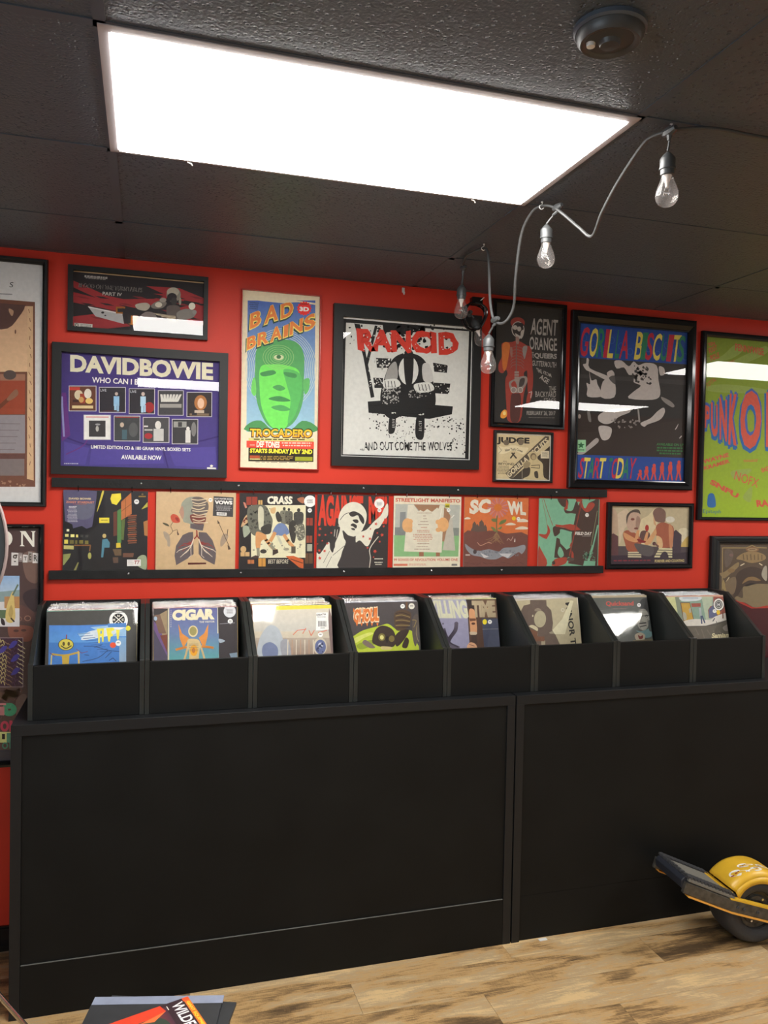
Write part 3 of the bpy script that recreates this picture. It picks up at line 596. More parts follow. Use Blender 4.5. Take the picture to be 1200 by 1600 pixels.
# small cream flyer
a = Sheet([(776.8, 676), (863.5, 678.3), (861.5, 751), (775, 750.5)], (760, 660, 10)); cm = (204, 186, 146); dg = (66, 58, 50)
a.fill((216, 212, 200)); a.poly([(180, 190), (1015, 208), (995, 888), (168, 884)], cm)
a.poly([(410, 888), (1015, 360), (998, 888)], dg); a.poly([(320, 800), (940, 210), (1000, 215), (1000, 262), (412, 888), (380, 870)], (88, 78, 66))
a.text('GORILLA BISCUITS', (376, 870), (1000, 300), (335, 800), (216, 202, 168), 0.03)
a.sm([(680, 480), (760, 450), (830, 490), (820, 560), (900, 640), (905, 760), (920, 850), (960, 886), (600, 886), (690, 820), (700, 700), (600, 690), (600, 620), (690, 590)], (196, 178, 136)); a.ell(756, 530, 48, 56, (120, 104, 82)); a.ell(760, 540, 34, 38, (176, 156, 118)); a.sm([(600, 650), (650, 610), (710, 630), (680, 700), (610, 710)], (150, 134, 104)); a.sm([(770, 770), (820, 760), (830, 860), (780, 850)], dg); a.line([(720, 670), (850, 660), (850, 710), (720, 700)], 10, dg)
a.rect(870, 440, 1000, 556, (216, 204, 176)); a.greek(885, 456, 985, 540, 5, (150, 140, 118)); a.line([(580, 720), (580, 880)], 5, (180, 170, 150))
a.text('JUDGE', (188, 352), (696, 358), (190, 232), (48, 42, 38), 0.05); a.ell(335, 320, 46, 44, (110, 98, 82)); a.ell(560, 310, 46, 48, (120, 106, 88))
a.sm([(210, 380), (300, 390), (450, 360), (580, 390), (680, 400), (600, 500), (450, 440), (320, 490), (215, 490)], (220, 206, 170), 3); a.line([(210, 380), (260, 440), (215, 490)], 5, dg); a.text('New York Crew', (315, 462), (590, 470), (312, 420), dg, 0.02, warp=lambda u, v: v+0.7*math.sin(u*math.pi)-0.1)
a.line([(420, 480), (490, 560)], 22, dg); a.line([(460, 480), (400, 560)], 22, dg); a.greek(275, 608, 350, 622, 1, dg); a.text('BEYOND', (212, 668), (458, 672), (212, 632), dg, 0.02); a.greek(190, 684, 400, 820, 6, (130, 118, 94))
framed('small cream flyer in a thin dark frame, below the skeleton poster', 2.152, 2.451, 1.867, 2.102, 2.164, 2.442, 1.877, 2.091, a, 'thin')

# blue banded poster with a stage photograph
a = Sheet([(907.2, 505.7), (1076, 518.4), (1071, 752), (902, 749.5)], (880, 480, 5.33)); bl = (34, 72, 150)
a.fill((48, 46, 46)); a.grad(120, 420, 1040, 1250, (58, 55, 54), (40, 37, 36)); a.poly([(145, 560), (1040, 600), (1040, 640), (145, 590)], (66, 63, 62)); a.poly([(120, 880), (1030, 920), (1030, 1250), (120, 1240)], (54, 44, 40))
lt = (190, 182, 178)
a.sm([(180, 480), (206, 470), (212, 426), (230, 440), (236, 510), (380, 570), (400, 600), (370, 606), (240, 540), (206, 524)], lt, 3); a.sm([(232, 530), (250, 610), (290, 600), (300, 640), (330, 700), (330, 745), (220, 745), (218, 680), (210, 630), (240, 640)], lt, 3); a.sm([(380, 545), (420, 525), (442, 560), (420, 590), (390, 580)], lt); a.sm([(345, 620), (400, 600), (448, 640), (440, 748), (330, 748)], lt, 3); a.sm([(395, 590), (440, 570), (446, 640)], (90, 86, 84))
a.sm([(440, 450), (500, 444), (560, 490), (600, 450), (640, 480), (700, 460), (790, 480), (806, 600), (822, 720), (760, 765), (560, 756), (600, 700), (660, 650), (600, 620), (610, 560), (560, 560), (520, 500), (460, 510)], lt, 3); a.spots(40, 590, 480, 760, 640, 5, 18, (70, 66, 64)); a.sm([(810, 490), (850, 500), (858, 550), (820, 560)], lt); a.sm([(830, 740), (900, 770), (940, 810), (920, 825), (850, 780)], (140, 134, 130))
a.sm([(320, 890), (420, 850), (560, 840), (570, 870), (480, 910), (420, 960), (360, 970), (310, 940)], lt); a.sm([(660, 960), (740, 920), (800, 860), (850, 830), (860, 870), (820, 930), (720, 970), (690, 990)], lt); a.sm([(310, 1000), (360, 985), (420, 1010), (400, 1090), (340, 1100)], lt); a.sm([(130, 1220), (200, 1170), (290, 1090), (310, 1120), (230, 1190), (180, 1225)], (170, 162, 158)); a.ell(152, 910, 12, 18, (170, 160, 154)); a.spots(30, 420, 930, 660, 1000, 4, 12, (150, 142, 138)); a.line([(640, 850), (650, 950)], 14, (150, 144, 140)); a.sm([(945, 1010), (975, 960), (960, 1000)], lt); a.line([(984, 1082), (1000, 1064)], 8, lt); a.sm([(215, 850), (235, 860), (250, 950), (226, 940)], (120, 114, 110))
a.poly([(100, 130), (1060, 204), (1060, 470), (100, 420)], bl); a.poly([(100, 1228), (1060, 1246), (1060, 1470), (100, 1440)], bl)
for i in range(12): a.ring(190+i*76, 260+i*6+(i % 3)*40, 24, 30, 5, (56, 96, 170), 14)
cl = {'r': (186, 44, 66), 'y': (222, 204, 92), 'g': (44, 124, 92)}
for ch, x0, x1, c in (('G', 145, 240, 'r'), ('O', 222, 318, 'y'), ('R', 285, 380, 'g'), ('I', 345, 408, 'r'), ('L', 375, 452, 'y'), ('L', 440, 500, 'g'), ('A', 478, 575, 'r'), ('B', 600, 688, 'y'), ('I', 650, 722, 'g'), ('S', 690, 775, 'r'), ('C', 748, 840, 'y'), ('U', 815, 900, 'g'), ('I', 866, 936, 'r'), ('T', 908, 998, 'y'), ('S', 950, 1036, 'g')):
    d = (x0-145)*0.075; a.text(ch, (x0, 412+d*0.6), (x1-28, 414+d*0.6), (x0+28, 170+d), cl[c], 0.015, rough=2)
for ch, x0, x1, c in (('S', 140, 200, 'r'), ('T', 172, 246, 'y'), ('A', 214, 290, 'g'), ('R', 262, 336, 'r'), ('T', 303, 376, 'y'), ('T', 380, 430, 'g'), ('O', 410, 488, 'r'), ('D', 452, 530, 'y'), ('A', 500, 580, 'g'), ('Y', 552, 628, 'r')):
    a.text(ch, (x0, 1424), (x1-24, 1425), (x0+24, 1252), cl[c], 0.015, rough=2)
for i, x in enumerate((652, 706, 768, 836, 904, 974)):
    h = (80, 110, 130, 145, 150, 160)[i]; y1 = 1430; o = (206, 74, 62)
    a.ell(x+6, y1-h+12, 13, 15, o); a.sm([(x-12, y1-h+30), (x+18, y1-h+26), (x+16, y1-h*0.45), (x-10, y1-h*0.42)], o); a.line([(x-2, y1-h*0.45), (x-18, y1)], 12, o); a.line([(x+8, y1-h*0.45), (x+20, y1)], 12, o)
a.rect(130, 1105, 205, 1205, (150, 206, 160)); a.star(166, 1150, 30, (36, 96, 56)); a.greek(138, 1184, 198, 1200, 1, (60, 110, 70))
a.text('AVAILABLE ON LP', (792, 1144), (1014, 1150), (794, 1122), (66, 130, 74), 0.02); a.greek(792, 1156, 1018, 1226, 3, (60, 116, 66), 4)
framed('blue-banded poster with a black and white stage photo and multicoloured lettering', 2.532, 3.214, 1.847, 2.676, 2.576, 3.171, 1.888, 2.618, a, 'bevel', M_FRAMEGLOSS)

# lime green poster at the edge
a = Sheet([(1106.1, 525.1), (1259.9, 538.6), (1251.5, 809.6), (1098.1, 807.9)], (1080, 500, 5)); o = (206, 84, 62); bb = (34, 100, 164)
a.fill((126, 146, 40), (150, 180, 30))
for p in ([(130, 290), (250, 280), (360, 190), (430, 220), (330, 300), (130, 330)], [(330, 330), (480, 250), (600, 200), (600, 260), (420, 340)], [(120, 520), (300, 500), (600, 540), (600, 570), (200, 560)], [(330, 1180), (480, 1160), (460, 1200), (360, 1240)], [(420, 1380), (490, 1300), (480, 1420)]): a.sm(p, (146, 166, 74))
for st, bl_, br_, tl_, of in (('TEN', (152, 205), (206, 190), (146, 180), .03), ('FOOT', (160, 262), (222, 232), (152, 220), .03), ('POLE', (172, 320), (240, 292), (164, 276), .03), ('PENNYWISE', (362, 236), (585, 276), (360, 180), .02), ('VOODOO GLOW SKULLS', (440, 398), (720, 372), (440, 376), .03), ('WAYNE', (112, 1122), (312, 1066), (106, 1090), .04), ('KRAMER', (120, 1172), (320, 1112), (114, 1142), .04), ('NOFX', (350, 1244), (534, 1310), (366, 1176), .0), ('SNFU', (160, 1278), (376, 1394), (176, 1240), .05), ('RANCID', (530, 1460), (800, 1448), (522, 1404), .05), ('BAD RELIGION', (570, 1190), (760, 1130), (562, 1156), .03), ('TOTAL', (140, 532), (214, 470), (134, 496), .0), ('DESCENDENTS', (286, 366), (520, 270), (284, 350), .02)):
    if st not in ('DESCENDENTS',): a.text(st, bl_, br_, tl_, o, of)
a.text('DOS', (306, 366), (360, 348), (300, 324), o, 0.0); a.greek(420, 1092, 545, 1112, 2, o, -6)
def punk(ch, bl_, br_, tl_):
    for dx, dy in ((-8, 30), (0, 34), (8, 24), (-10, 10), (10, -8), (4, -22)): a.text(ch, (bl_[0]+dx, bl_[1]+dy), (br_[0]+dx, br_[1]+dy), (tl_[0]+dx, tl_[1]+dy), (70, 96, 170) if dy < 0 else bb, 0.05, rough=5)
    a.text(ch, bl_, br_, tl_, o, 0.045, rough=2)
for q in (('P', (116, 836), (166, 850), (120, 660)), ('U', (172, 900), (226, 920), (172, 640)), ('N', (236, 930), (296, 950), (236, 600)), ('K', (306, 970), (370, 980), (316, 570)), ('O', (392, 1000), (556, 1012), (404, 545)), ('R', (600, 990), (690, 1000), (600, 560))): punk(*q)
a.sm([(146, 1455), (146, 1380), (160, 1354), (184, 1352), (200, 1376), (206, 1455)], bb); a.text('Epitaph', (108, 1514), (246, 1518), (112, 1476), (40, 110, 130), 0.0)
framed('lime green poster with large red and blue lettering, cut off by the picture edge', 3.253, 3.907, 1.701, 2.634, 3.281, 3.88, 1.717, 2.607, a, 'thin', M_FRAMEGLOSS)

# two boxers
a = Sheet([(958, 791), (1079, 792), (1078, 881.7), (955.5, 881)], (940, 775, 7.5))
a.fill((186, 172, 140)); pale = (206, 192, 164)
a.sm([(200, 240), (260, 180), (320, 160), (350, 300), (280, 400), (230, 560), (220, 420)], (204, 184, 158)); a.sm([(140, 180), (200, 200), (210, 420), (140, 440)], (186, 160, 136)); a.sm([(470, 300), (560, 230), (640, 150), (700, 170), (640, 420), (560, 600), (470, 520)], (212, 196, 158)); a.ell(816, 278, 54, 36, (212, 206, 190)); a.sm([(920, 400), (1000, 376), (1040, 420), (1040, 500), (960, 540)], (210, 200, 170)); a.sm([(960, 560), (1000, 500), (1040, 480), (1040, 610), (950, 610)], (200, 170, 96))
dk = (74, 62, 62); a.poly([(118, 580), (1040, 600), (1040, 800), (118, 800)], (78, 68, 70)); a.poly([(130, 450), (160, 436), (216, 470), (216, 690), (126, 690)], (96, 62, 64)); a.poly([(855, 420), (886, 396), (955, 456), (948, 700), (850, 720)], (66, 54, 64)); a.poly([(118, 690), (640, 690), (1040, 660), (1040, 800), (118, 800)], (58, 46, 56)); a.sm([(470, 430), (520, 405), (580, 440), (560, 520), (470, 540)], (96, 70, 66))
sk, sk2, sh = (206, 150, 104), (160, 90, 66), (120, 70, 58)
a.sm([(270, 440), (320, 400), (420, 440), (480, 520), (450, 640), (330, 640), (290, 540)], sk2); a.sm([(275, 430), (330, 450), (440, 520), (400, 540), (300, 500)], sk); a.poly([(395, 530), (430, 400), (462, 400), (440, 535)], sk); a.poly([(508, 520), (538, 420), (566, 425), (545, 530)], sk); a.ell(546, 376, 22, 38, (164, 50, 42)); a.sm([(430, 500), (510, 520), (560, 540), (470, 545)], (130, 40, 40))
a.ell(390, 300, 80, 130, (190, 160, 140), 0.1); a.sm([(312, 330), (312, 230), (380, 170), (450, 168), (470, 220), (440, 200), (370, 200), (330, 250)], (84, 72, 64)); a.ell(380, 275, 22, 14, sh); a.sm([(430, 240), (470, 280), (440, 400), (415, 350)], (160, 130, 114)); a.ell(420, 380, 24, 12, sh)
a.sm([(650, 360), (720, 310), (800, 330), (860, 380), (850, 560), (830, 600), (680, 600), (660, 500)], sk2); a.sm([(656, 470), (720, 500), (730, 600), (680, 600)], (214, 176, 130)); a.sm([(800, 340), (850, 390), (845, 600), (815, 600)], (190, 130, 94)); a.poly([(650, 370), (660, 440), (590, 560), (545, 580), (515, 560), (610, 430)], (206, 156, 110)); a.sm([(614, 200), (640, 155), (700, 142), (756, 180), (764, 250), (745, 310), (650, 300), (626, 260)], (122, 92, 82)); a.poly([(616, 220), (640, 290), (660, 360), (625, 330)], (204, 160, 120)); a.ell(632, 558, 22, 22, (84, 54, 56)); a.line([(640, 560), (680, 590)], 20, (110, 76, 70))
for i in range(4): a.poly([(690-i*16, 606+i*30), (846, 614+i*30), (846, 634+i*30), (680-i*16, 628+i*30)], (206, 196, 156))
for i in range(3): a.poly([(324, 650+i*24), (480, 650+i*26), (484, 666+i*26), (328, 666+i*24)], (206, 194, 160))
a.sm([(700, 740), (730, 660), (780, 660), (800, 740)], (62, 50, 60)); a.sm([(400, 560), (470, 560), (620, 600), (600, 700), (490, 690), (440, 640)], (92, 84, 84)); a.greek(150, 745, 620, 770, 1, (130, 42, 54))
a.text('FOREVER AND COUNTING', (640, 778), (990, 776), (640, 746), (206, 186, 124), 0.025)
framed('small landscape picture of two boxers in striped shorts, black frame', 2.748, 3.231, 1.462, 1.783, 2.773, 3.21, 1.486, 1.765, a, 'thin', M_FRAMEGLOSS)

# white-matted sepia print at the edge
a = Sheet([(-217.3, 387.2), (66.6, 413.3), (63.4, 785.0), (-218.6, 781.2)], (0, 400, 4)); a.fill((206, 204, 202))
a.poly([(-700, 210), (212, 284), (214, 1440), (-700, 1440)], (112, 72, 56)); a.grad(-700, 310, 200, 720, (196, 156, 124), (216, 178, 140)); a.sm([(-400, 280), (100, 300), (150, 310), (110, 380), (40, 450), (-100, 450), (-400, 440)], (84, 58, 52), 3); a.poly([(165, 310), (198, 312), (204, 1400), (162, 1390)], (206, 170, 132)); a.poly([(-700, 770), (150, 770), (150, 985), (-700, 990)], (150, 68, 44)); a.poly([(-700, 735), (150, 735), (150, 775), (-700, 775)], (156, 110, 88)); a.ell(55, 740, 40, 30, (84, 70, 66)); a.poly([(-700, 990), (150, 990), (150, 1230), (-700, 1230)], (142, 134, 138)); a.poly([(-700, 1260), (146, 1260), (146, 1370), (-700, 1370)], (122, 110, 108)); a.poly([(-700, 1235), (150, 1235), (150, 1265), (-700, 1265)], (96, 62, 56))
for i in range(5): a.line([(-300, 1040+i*42), (120-i*9, 1046+i*40)], 5, (120, 110, 112))
a.line([(-20, 950), (60, 880)], 24, (110, 60, 40)); a.sm([(36, 890), (90, 830), (108, 860), (60, 900)], (136, 96, 74)); a.ell(90, 470, 5, 14, (110, 76, 60)); a.spots(40, -300, 1400, 200, 1436, 4, 10, (160, 120, 96)); a.sm([(50, 325), (78, 340), (70, 372), (52, 350)], (176, 140, 112))
for i in range(18): a.line([(172+(i*7) % 12, 330+i*56), (178+(i*5) % 14, 352+i*56)], 4, (130, 88, 66))
a.text('S', (52, 192), (74, 192), (57, 160), (40, 38, 38), 0.0); a.line([(-300, 220), (70, 236)], 4, (70, 66, 66))
framed('large sepia print in a white mat and black frame, cut off by the picture edge', -0.38, 0.268, 1.728, 2.678, -0.36, 0.249, 1.745, 2.658, a, 'bevel')

# brown collage poster with large white lettering, half behind the bins
a = Sheet([(-218.7, 824.4), (60.0, 825.8), (56.9, 1188.4), (-220.0, 1208.2)], (0, 800, 3.81)); a.fill((74, 54, 52), (84, 64, 60))
a.sm([(130, 260), (210, 250), (220, 420), (150, 400)], (110, 84, 74)); a.sm([(40, 700), (60, 680), (180, 690), (190, 740), (160, 780), (60, 760)], (126, 76, 60)); a.sm([(130, 500), (180, 466), (220, 480), (210, 600), (150, 560)], (54, 40, 42)); a.sm([(100, 560), (190, 600), (200, 660), (110, 650)], (92, 62, 56)); a.ring(158, 640, 20, 17, 5, (150, 110, 90), 14); a.ring(108, 644, 16, 15, 4, (130, 96, 80), 14); a.spots(30, 0, 1060, 150, 1140, 8, 26, (96, 66, 58)); a.sm([(90, 1130), (150, 1100), (160, 1250), (100, 1250)], (112, 88, 80)); a.ell(90, 715, 16, 8, (80, 50, 44)); a.ell(135, 712, 16, 8, (80, 50, 44))
# serif capitals
a.ring(22, 163, 46, 48, 27, WHITE, 24); a.poly([(112, 118), (146, 118), (186, 178), (186, 126), (176, 118), (206, 118), (198, 128), (198, 212), (188, 212), (130, 134), (130, 200), (142, 208), (110, 208), (120, 200), (120, 128)], WHITE)
for ch, x0, x1, y0, y1, c, ic in (('g', 62, 104, 246, 324, (206, 200, 196), dg), ('H', 106, 128, 246, 302, (130, 116, 112), (226, 222, 216)), ('T', 130, 160, 258, 306, (206, 200, 196), dg), ('E', 162, 186, 240, 304, (150, 140, 134), dg), ('R', 188, 222, 248, 310, (214, 208, 204), dg)):
    a.poly([(x0, y0), (x1, y0+3), (x1-2, y1), (x0-1, y1)], c); a.tb(ch, x0+6, y0+12, x1-6, y1-12, ic, 0.02)
a.grad(-200, 386, 110, 560, (140, 170, 206), (190, 204, 212)); a.rect(-200, 500, 110, 690, (206, 200, 200)); a.poly([(-200, 500), (110, 470), (110, 540), (-200, 545)], (130, 150, 150)); a.rect(20, 510, 110, 580, (176, 130, 84)); a.rect(-200, 590, 60, 640, (92, 110, 80)); a.sm([(28, 650), (32, 580), (50, 520), (72, 480), (80, 550), (84, 640), (60, 668)], (206, 180, 110)); a.sm([(44, 610), (60, 560), (72, 600), (60, 640)], (176, 150, 90)); a.line([(70, 500), (100, 440)], 10, (96, 110, 90)); a.line([(60, 640), (78, 660)], 9, (60, 50, 50)); a.sm([(0, 640), (18, 650), (24, 680), (4, 676)], (50, 40, 44))
a.rect(-203, 756, 132, 1052, (170, 150, 150)); a.rect(-200, 759, 129, 1049, (66, 40, 56))
for i in range(70): x = -20+(i*37) % 146; y = 770+(i*61) % 270; a.line([(x, y), (x+12, y+(-9, 10)[i % 2]), (x+20, y+16)], 5, [(206, 190, 130), (150, 120, 90), (90, 60, 90), (226, 214, 170)][i % 4], 3)
for x, y in ((70, 800), (84, 880), (86, 960), (10, 830)): a.sm([(x-26, y+18), (x, y-22), (x+28, y-20), (x+6, y+12)], (74, 66, 150))
a.ring(50, 1186, 44, 40, 34, (64, 150, 108), 20); a.rect(-100, 1148, 30, 1160, (206, 130, 130)); a.rect(-100, 1168, 20, 1220, (190, 120, 120)); a.ring(22, 1286, 26, 32, 15, (196, 60, 86), 18); a.rect(50, 1252, 68, 1318, (196, 60, 86)); a.rect(-100, 1320, 64, 1384, (216, 216, 140)); a.rect(34, 1326, 64, 1384, (84, 150, 120)); a.rect(6, 1332, 24, 1364, INK); a.ring(24, 1402, 18, 20, 8, (64, 140, 116), 16); a.rect(50, 1384, 58, 1420, (64, 140, 116)); a.poly([(-200, 1430), (230, 1425), (230, 1500), (-200, 1520)], (50, 52, 66))
framed('brown collage poster with big white lettering, half hidden behind the record bins', -0.38, 0.263, 0.722, 1.661, -0.36, 0.242, 0.745, 1.644, a, 'bevel', M_FRAMEGLOSS)

# torn brown poster in a stepped frame
a = Sheet([(1127.0, 849.8), (1278.2, 849.8), (1270.3, 1098.6), (1119.5, 1109.2)], (1100, 830, 8.89)); a.fill((86, 72, 58), (80, 66, 54)); ol = (150, 128, 84)
a.line([(900, 240), (760, 235), (700, 205), (620, 240), (290, 240), (285, 830)], 12, ol); a.ell(702, 262, 92, 36, (126, 92, 64)); a.ell(702, 262, 70, 22, (150, 128, 96)); a.greek(660, 255, 745, 272, 1, (90, 50, 40)); a.sm([(480, 390), (560, 320), (700, 285), (860, 330), (880, 400), (700, 450), (560, 410)], (140, 116, 80), 4); [a.line([(575+q*52, 330+(q % 2)*8), (585+q*50, 405)], 13, (100, 82, 60)) for q in range(6)]
a.sm([(320, 280), (400, 265), (440, 330), (400, 460), (330, 500)], (98, 84, 74)); a.ell(410, 340, 30, 22, (116, 90, 84)); a.sm([(250, 590), (320, 570), (500, 440), (510, 500), (420, 580), (320, 660), (280, 640)], (134, 114, 80), 4); a.ell(410, 555, 50, 30, (126, 100, 66)); a.sm([(470, 760), (480, 620), (560, 540), (700, 500), (840, 540), (900, 600), (900, 760), (600, 780), (500, 900), (440, 920)], (66, 52, 44), 4); a.sm([(560, 740), (620, 660), (720, 640), (820, 690), (760, 700), (660, 690)], (126, 100, 66), 4); a.sm([(600, 760), (680, 730), (750, 740), (740, 770), (640, 780)], (40, 30, 28)); a.line([(540, 485), (590, 458)], 14, (206, 190, 160)); a.line([(800, 456), (838, 480)], 14, (206, 190, 160)); a.line([(340, 710), (380, 650)], 12, (190, 172, 140)); a.sm([(310, 690), (350, 850), (290, 800), (295, 700)], ol); a.sm([(830, 600), (860, 510), (900, 500), (900, 690), (850, 660)], (160, 152, 136)); a.sm([(330, 720), (460, 640), (480, 760), (440, 880), (360, 860)], (116, 98, 76))
a.poly([(430, 960), (900, 1000), (1700, 1040), (1700, 2600), (100, 2600), (100, 900), (300, 860)], (70, 22, 28)); a.poly([(450, 960), (560, 985), (700, 1060), (900, 1040), (1700, 1030), (1700, 1060), (900, 1075), (690, 1080), (540, 1010)], (170, 50, 40)); a.sm([(460, 940), (490, 910), (570, 930), (570, 790), (640, 770), (760, 740), (900, 740), (1300, 760), (1300, 1010), (900, 1040), (740, 1068), (600, 1000), (520, 985)], (128, 112, 84), 4)
framed('torn brown poster in a stepped dark frame, half hidden behind the last record bin', 3.339, 4.05, 0.7, 1.623, 3.394, 3.995, 0.75, 1.584, a, 'step')

# ---------------------------------------------------------------- display rails and the records standing between them
upper = root('display_rail', 'upper black wooden rail with small hooks over the row of displayed records', 'rail', (1.51, WY, 1.805))
build('board', MB().box(0.288, 2.739, WY-0.02, WY-0.001, 1.805, 1.842), M_BLACKWOOD, upper, bev=0.001)
lower = root('display_rail', 'lower black wooden rail that the displayed records stand on', 'rail', (1.5, WY, 1.445))
build('board', MB().box(0.28, 2.729, WY-0.021, WY-0.001, 1.445, 1.4795), M_BLACKWOOD, lower, bev=0.001)
def screw(x, z, par): build('screw', MB().lathe([(0.0042, -0.020), (0.0042, -0.0225), (0.0025, -0.0235)], (x, WY, z), 'y', 10, False), M_STEEL, par)
for x in (0.62, 1.005, 1.54, 1.98, 2.47): screw(x, 1.826, upper)
for x in (0.575, 1.02, 1.46, 1.86, 2.2): screw(x, 1.465, lower)

def record(label, tl, right, down, sheet, group=None, cat='record', plastic=True, gloss=1, thick=0.005):
    """an LP in its outer sleeve: card cover, printed front and clear plastic over it"""
    tl, right, down = Vector(tl), Vector(right), Vector(down); n = right.cross(down).normalized()     # n points into the record (away from the viewer)
    if n.y < 0 and abs(n.z) < 0.9: n = -n
    if abs(n.z) >= 0.9 and n.z > 0: n = -n
    t = root('vinyl_record', label, cat, tl+right*0.5+down, group)
    def slab(a, b, r, d, o): return MB().add([o+x+y+n*z for z in (a, b) for x, y in ((r*0, d*0), (r, d*0), (r, d), (r*0, d))], [(0, 1, 2, 3), (7, 6, 5, 4), (0, 4, 5, 1), (1, 5, 6, 2), (2, 6, 7, 3), (3, 7, 4, 0)])
    build('cover', slab(0.001, thick, right, down, tl), M_COVERBASE, t)
    if sheet is not None:
        mb, cols = sheet.mesh(tl, right, down, 6e-6); build('cover_print', mb, M_COVER, t, cols=cols)
    if plastic:
        ru, du = right.normalized(), down.normalized(); o = tl-n*0.002-ru*0.002-du*0.003
        r, d = right+ru*0.004, down+du*0.004; nx = ny = 8
        vs = [o+r*(i/nx)+d*(j/ny) for j in range(ny+1) for i in range(nx+1)]
        build('plastic_sleeve', MB().add(vs, [(j*(nx+1)+i, j*(nx+1)+i+1, (j+1)*(nx+1)+i+1, (j+1)*(nx+1)+i) for j in range(ny) for i in range(nx)]), M_PLASTIC, t)
    return t
M_COVERBASE = mat('card_cover', (0.3, 0.28, 0.25), 0.6)
def hook(x, par): build('hook', MB().tube([(x, WY-0.021, 1.812), (x, WY-0.027, 1.806), (x, WY-0.028, 1.797), (x+0.001, WY-0.024, 1.791), (x+0.001, WY-0.019, 1.793)], 0.0013, 6), M_FRAMEGLOSS, par)
def sticker(s, x, y, r, c=(232, 230, 226), dots=True):
    s.ell(x, y, r, r, c, n=18)
    if dots: s.greek(x-r*0.55, y-r*0.3, x+r*0.55, y+r*0.4, 1 if r < 45 else 4, (120, 116, 116))
SHELF = []
# night street scene
a = Sheet([(98, 765), (233.5, 766.8), (231, 889.6), (98, 889.6)], (90, 755, 8)); a.fill((44, 44, 48), (34, 33, 34))
a.poly([(60, 70), (500, 95), (430, 540), (360, 565), (300, 530), (190, 560), (180, 510), (90, 470)], (92, 88, 116)); a.sm([(200, 280), (440, 240), (420, 420), (250, 440)], (104, 104, 122)); a.poly([(490, 95), (600, 95), (520, 300), (470, 360)], (40, 40, 42)); a.sm([(560, 90), (580, 100), (545, 220), (490, 360), (520, 230)], (214, 196, 80))
a.poly([(680, 130), (795, 120), (800, 190), (740, 268), (680, 250), (662, 190)], (232, 214, 66)); a.poly([(800, 230), (930, 110), (935, 380), (800, 460)], (188, 112, 66)); a.line([(856, 190), (856, 430)], 5, (90, 60, 44)); a.line([(800, 350), (935, 250)], 5, (90, 60, 44)); a.poly([(750, 340), (800, 310), (800, 740), (748, 760)], (84, 128, 74)); a.poly([(700, 360), (745, 345), (745, 650), (700, 660)], (104, 62, 50)); a.poly([(805, 460), (850, 440), (830, 710), (800, 700)], (96, 110, 60))
for i in range(14): a.poly([(880+(i % 3)*8, 400+i*26), (1000-(i % 4)*10, 392+i*26), (1000, 408+i*26), (884, 416+i*26)], ((150, 84, 56), (120, 76, 56), (110, 86, 70))[i % 3])
a.poly([(1085, 480), (1140, 460), (1140, 660), (1095, 650)], (170, 118, 70)); a.poly([(1060, 320), (1140, 230), (1140, 290), (1070, 320)], (176, 170, 70)); a.rect(520, 428, 648, 494, (226, 210, 70)); a.greek(540, 452, 630, 478, 1, (150, 130, 50))
for i, (x, y) in enumerate(((110, 570), (90, 630), (160, 635), (228, 638), (82, 700), (150, 705), (218, 708), (268, 706), (340, 712), (282, 640), (346, 642))): a.rect(x, y, x+(32, 44, 48, 26, 46, 50, 26, 50, 44, 36, 36)[i], y+(28, 34, 34, 34, 50, 46, 44, 44, 44, 30, 30)[i], ((226, 224, 190), (214, 206, 130), (230, 224, 140), (220, 206, 110), (214, 200, 90), (112, 104, 56), (112, 104, 56), (126, 118, 60), (126, 118, 60), (70, 70, 66), (70, 70, 66))[i])
a.poly([(76, 770), (200, 775), (200, 820), (76, 815)], (190, 180, 110)); a.line([(210, 770), (410, 770), (400, 840)], 16, (140, 96, 56)); a.poly([(70, 880), (165, 870), (150, 920), (80, 1010), (68, 1010)], (146, 150, 90)); a.poly([(200, 1080), (250, 980), (266, 980), (230, 1080)], (140, 136, 80)); a.poly([(735, 745), (790, 740), (795, 800), (735, 805)], (206, 180, 60)); a.poly([(690, 820), (800, 820), (800, 900), (720, 900)], (104, 84, 62)); a.poly([(820, 870), (960, 870), (950, 920), (820, 920)], (110, 76, 60)); a.poly([(690, 920), (760, 920), (760, 990), (700, 990)], (96, 74, 60)); a.ell(400, 900, 22, 40, (170, 166, 90))
a.poly([(560, 700), (620, 690), (655, 740), (650, 800), (585, 800), (570, 920), (545, 920)], (82, 132, 150)); a.ell(585, 655, 24, 26, (196, 172, 110))
a.text('DAVID BOWIE', (134, 200), (414, 204), (134, 176), (228, 206, 160), 0.03); a.text('ZIGGY STARDUST', (98, 244), (456, 250), (98, 218), (214, 138, 110), 0.03); a.greek(180, 256, 380, 266, 1, (170, 80, 60)); a.greek(126, 284, 236, 318, 2, (216, 212, 214)); a.greek(112, 328, 250, 488, 9, (176, 172, 184))
sticker(a, 998, 226, 32); a.rect(1024, 152, 1118, 168, (150, 120, 60)); a.ell(1074, 132, 14, 12, (120, 100, 60)); a.sm([(1000, 940), (1060, 895), (1120, 920), (1120, 1060), (1080, 1070), (1000, 1020)], (150, 160, 130)); a.rect(872, 950, 1048, 1030, (228, 224, 220)); a.line([(965, 968), (1030, 966)], 8, (150, 50, 46)); a.line([(985, 968), (975, 1005)], 8, (150, 50, 46)); a.line([(1025, 968), (1005, 1005)], 8, (150, 50, 46)); a.greek(884, 960, 960, 1020, 3, (200, 190, 190))
SHELF.append((0.330, 'record with a dark night street cover, nearest the sepia print', a))
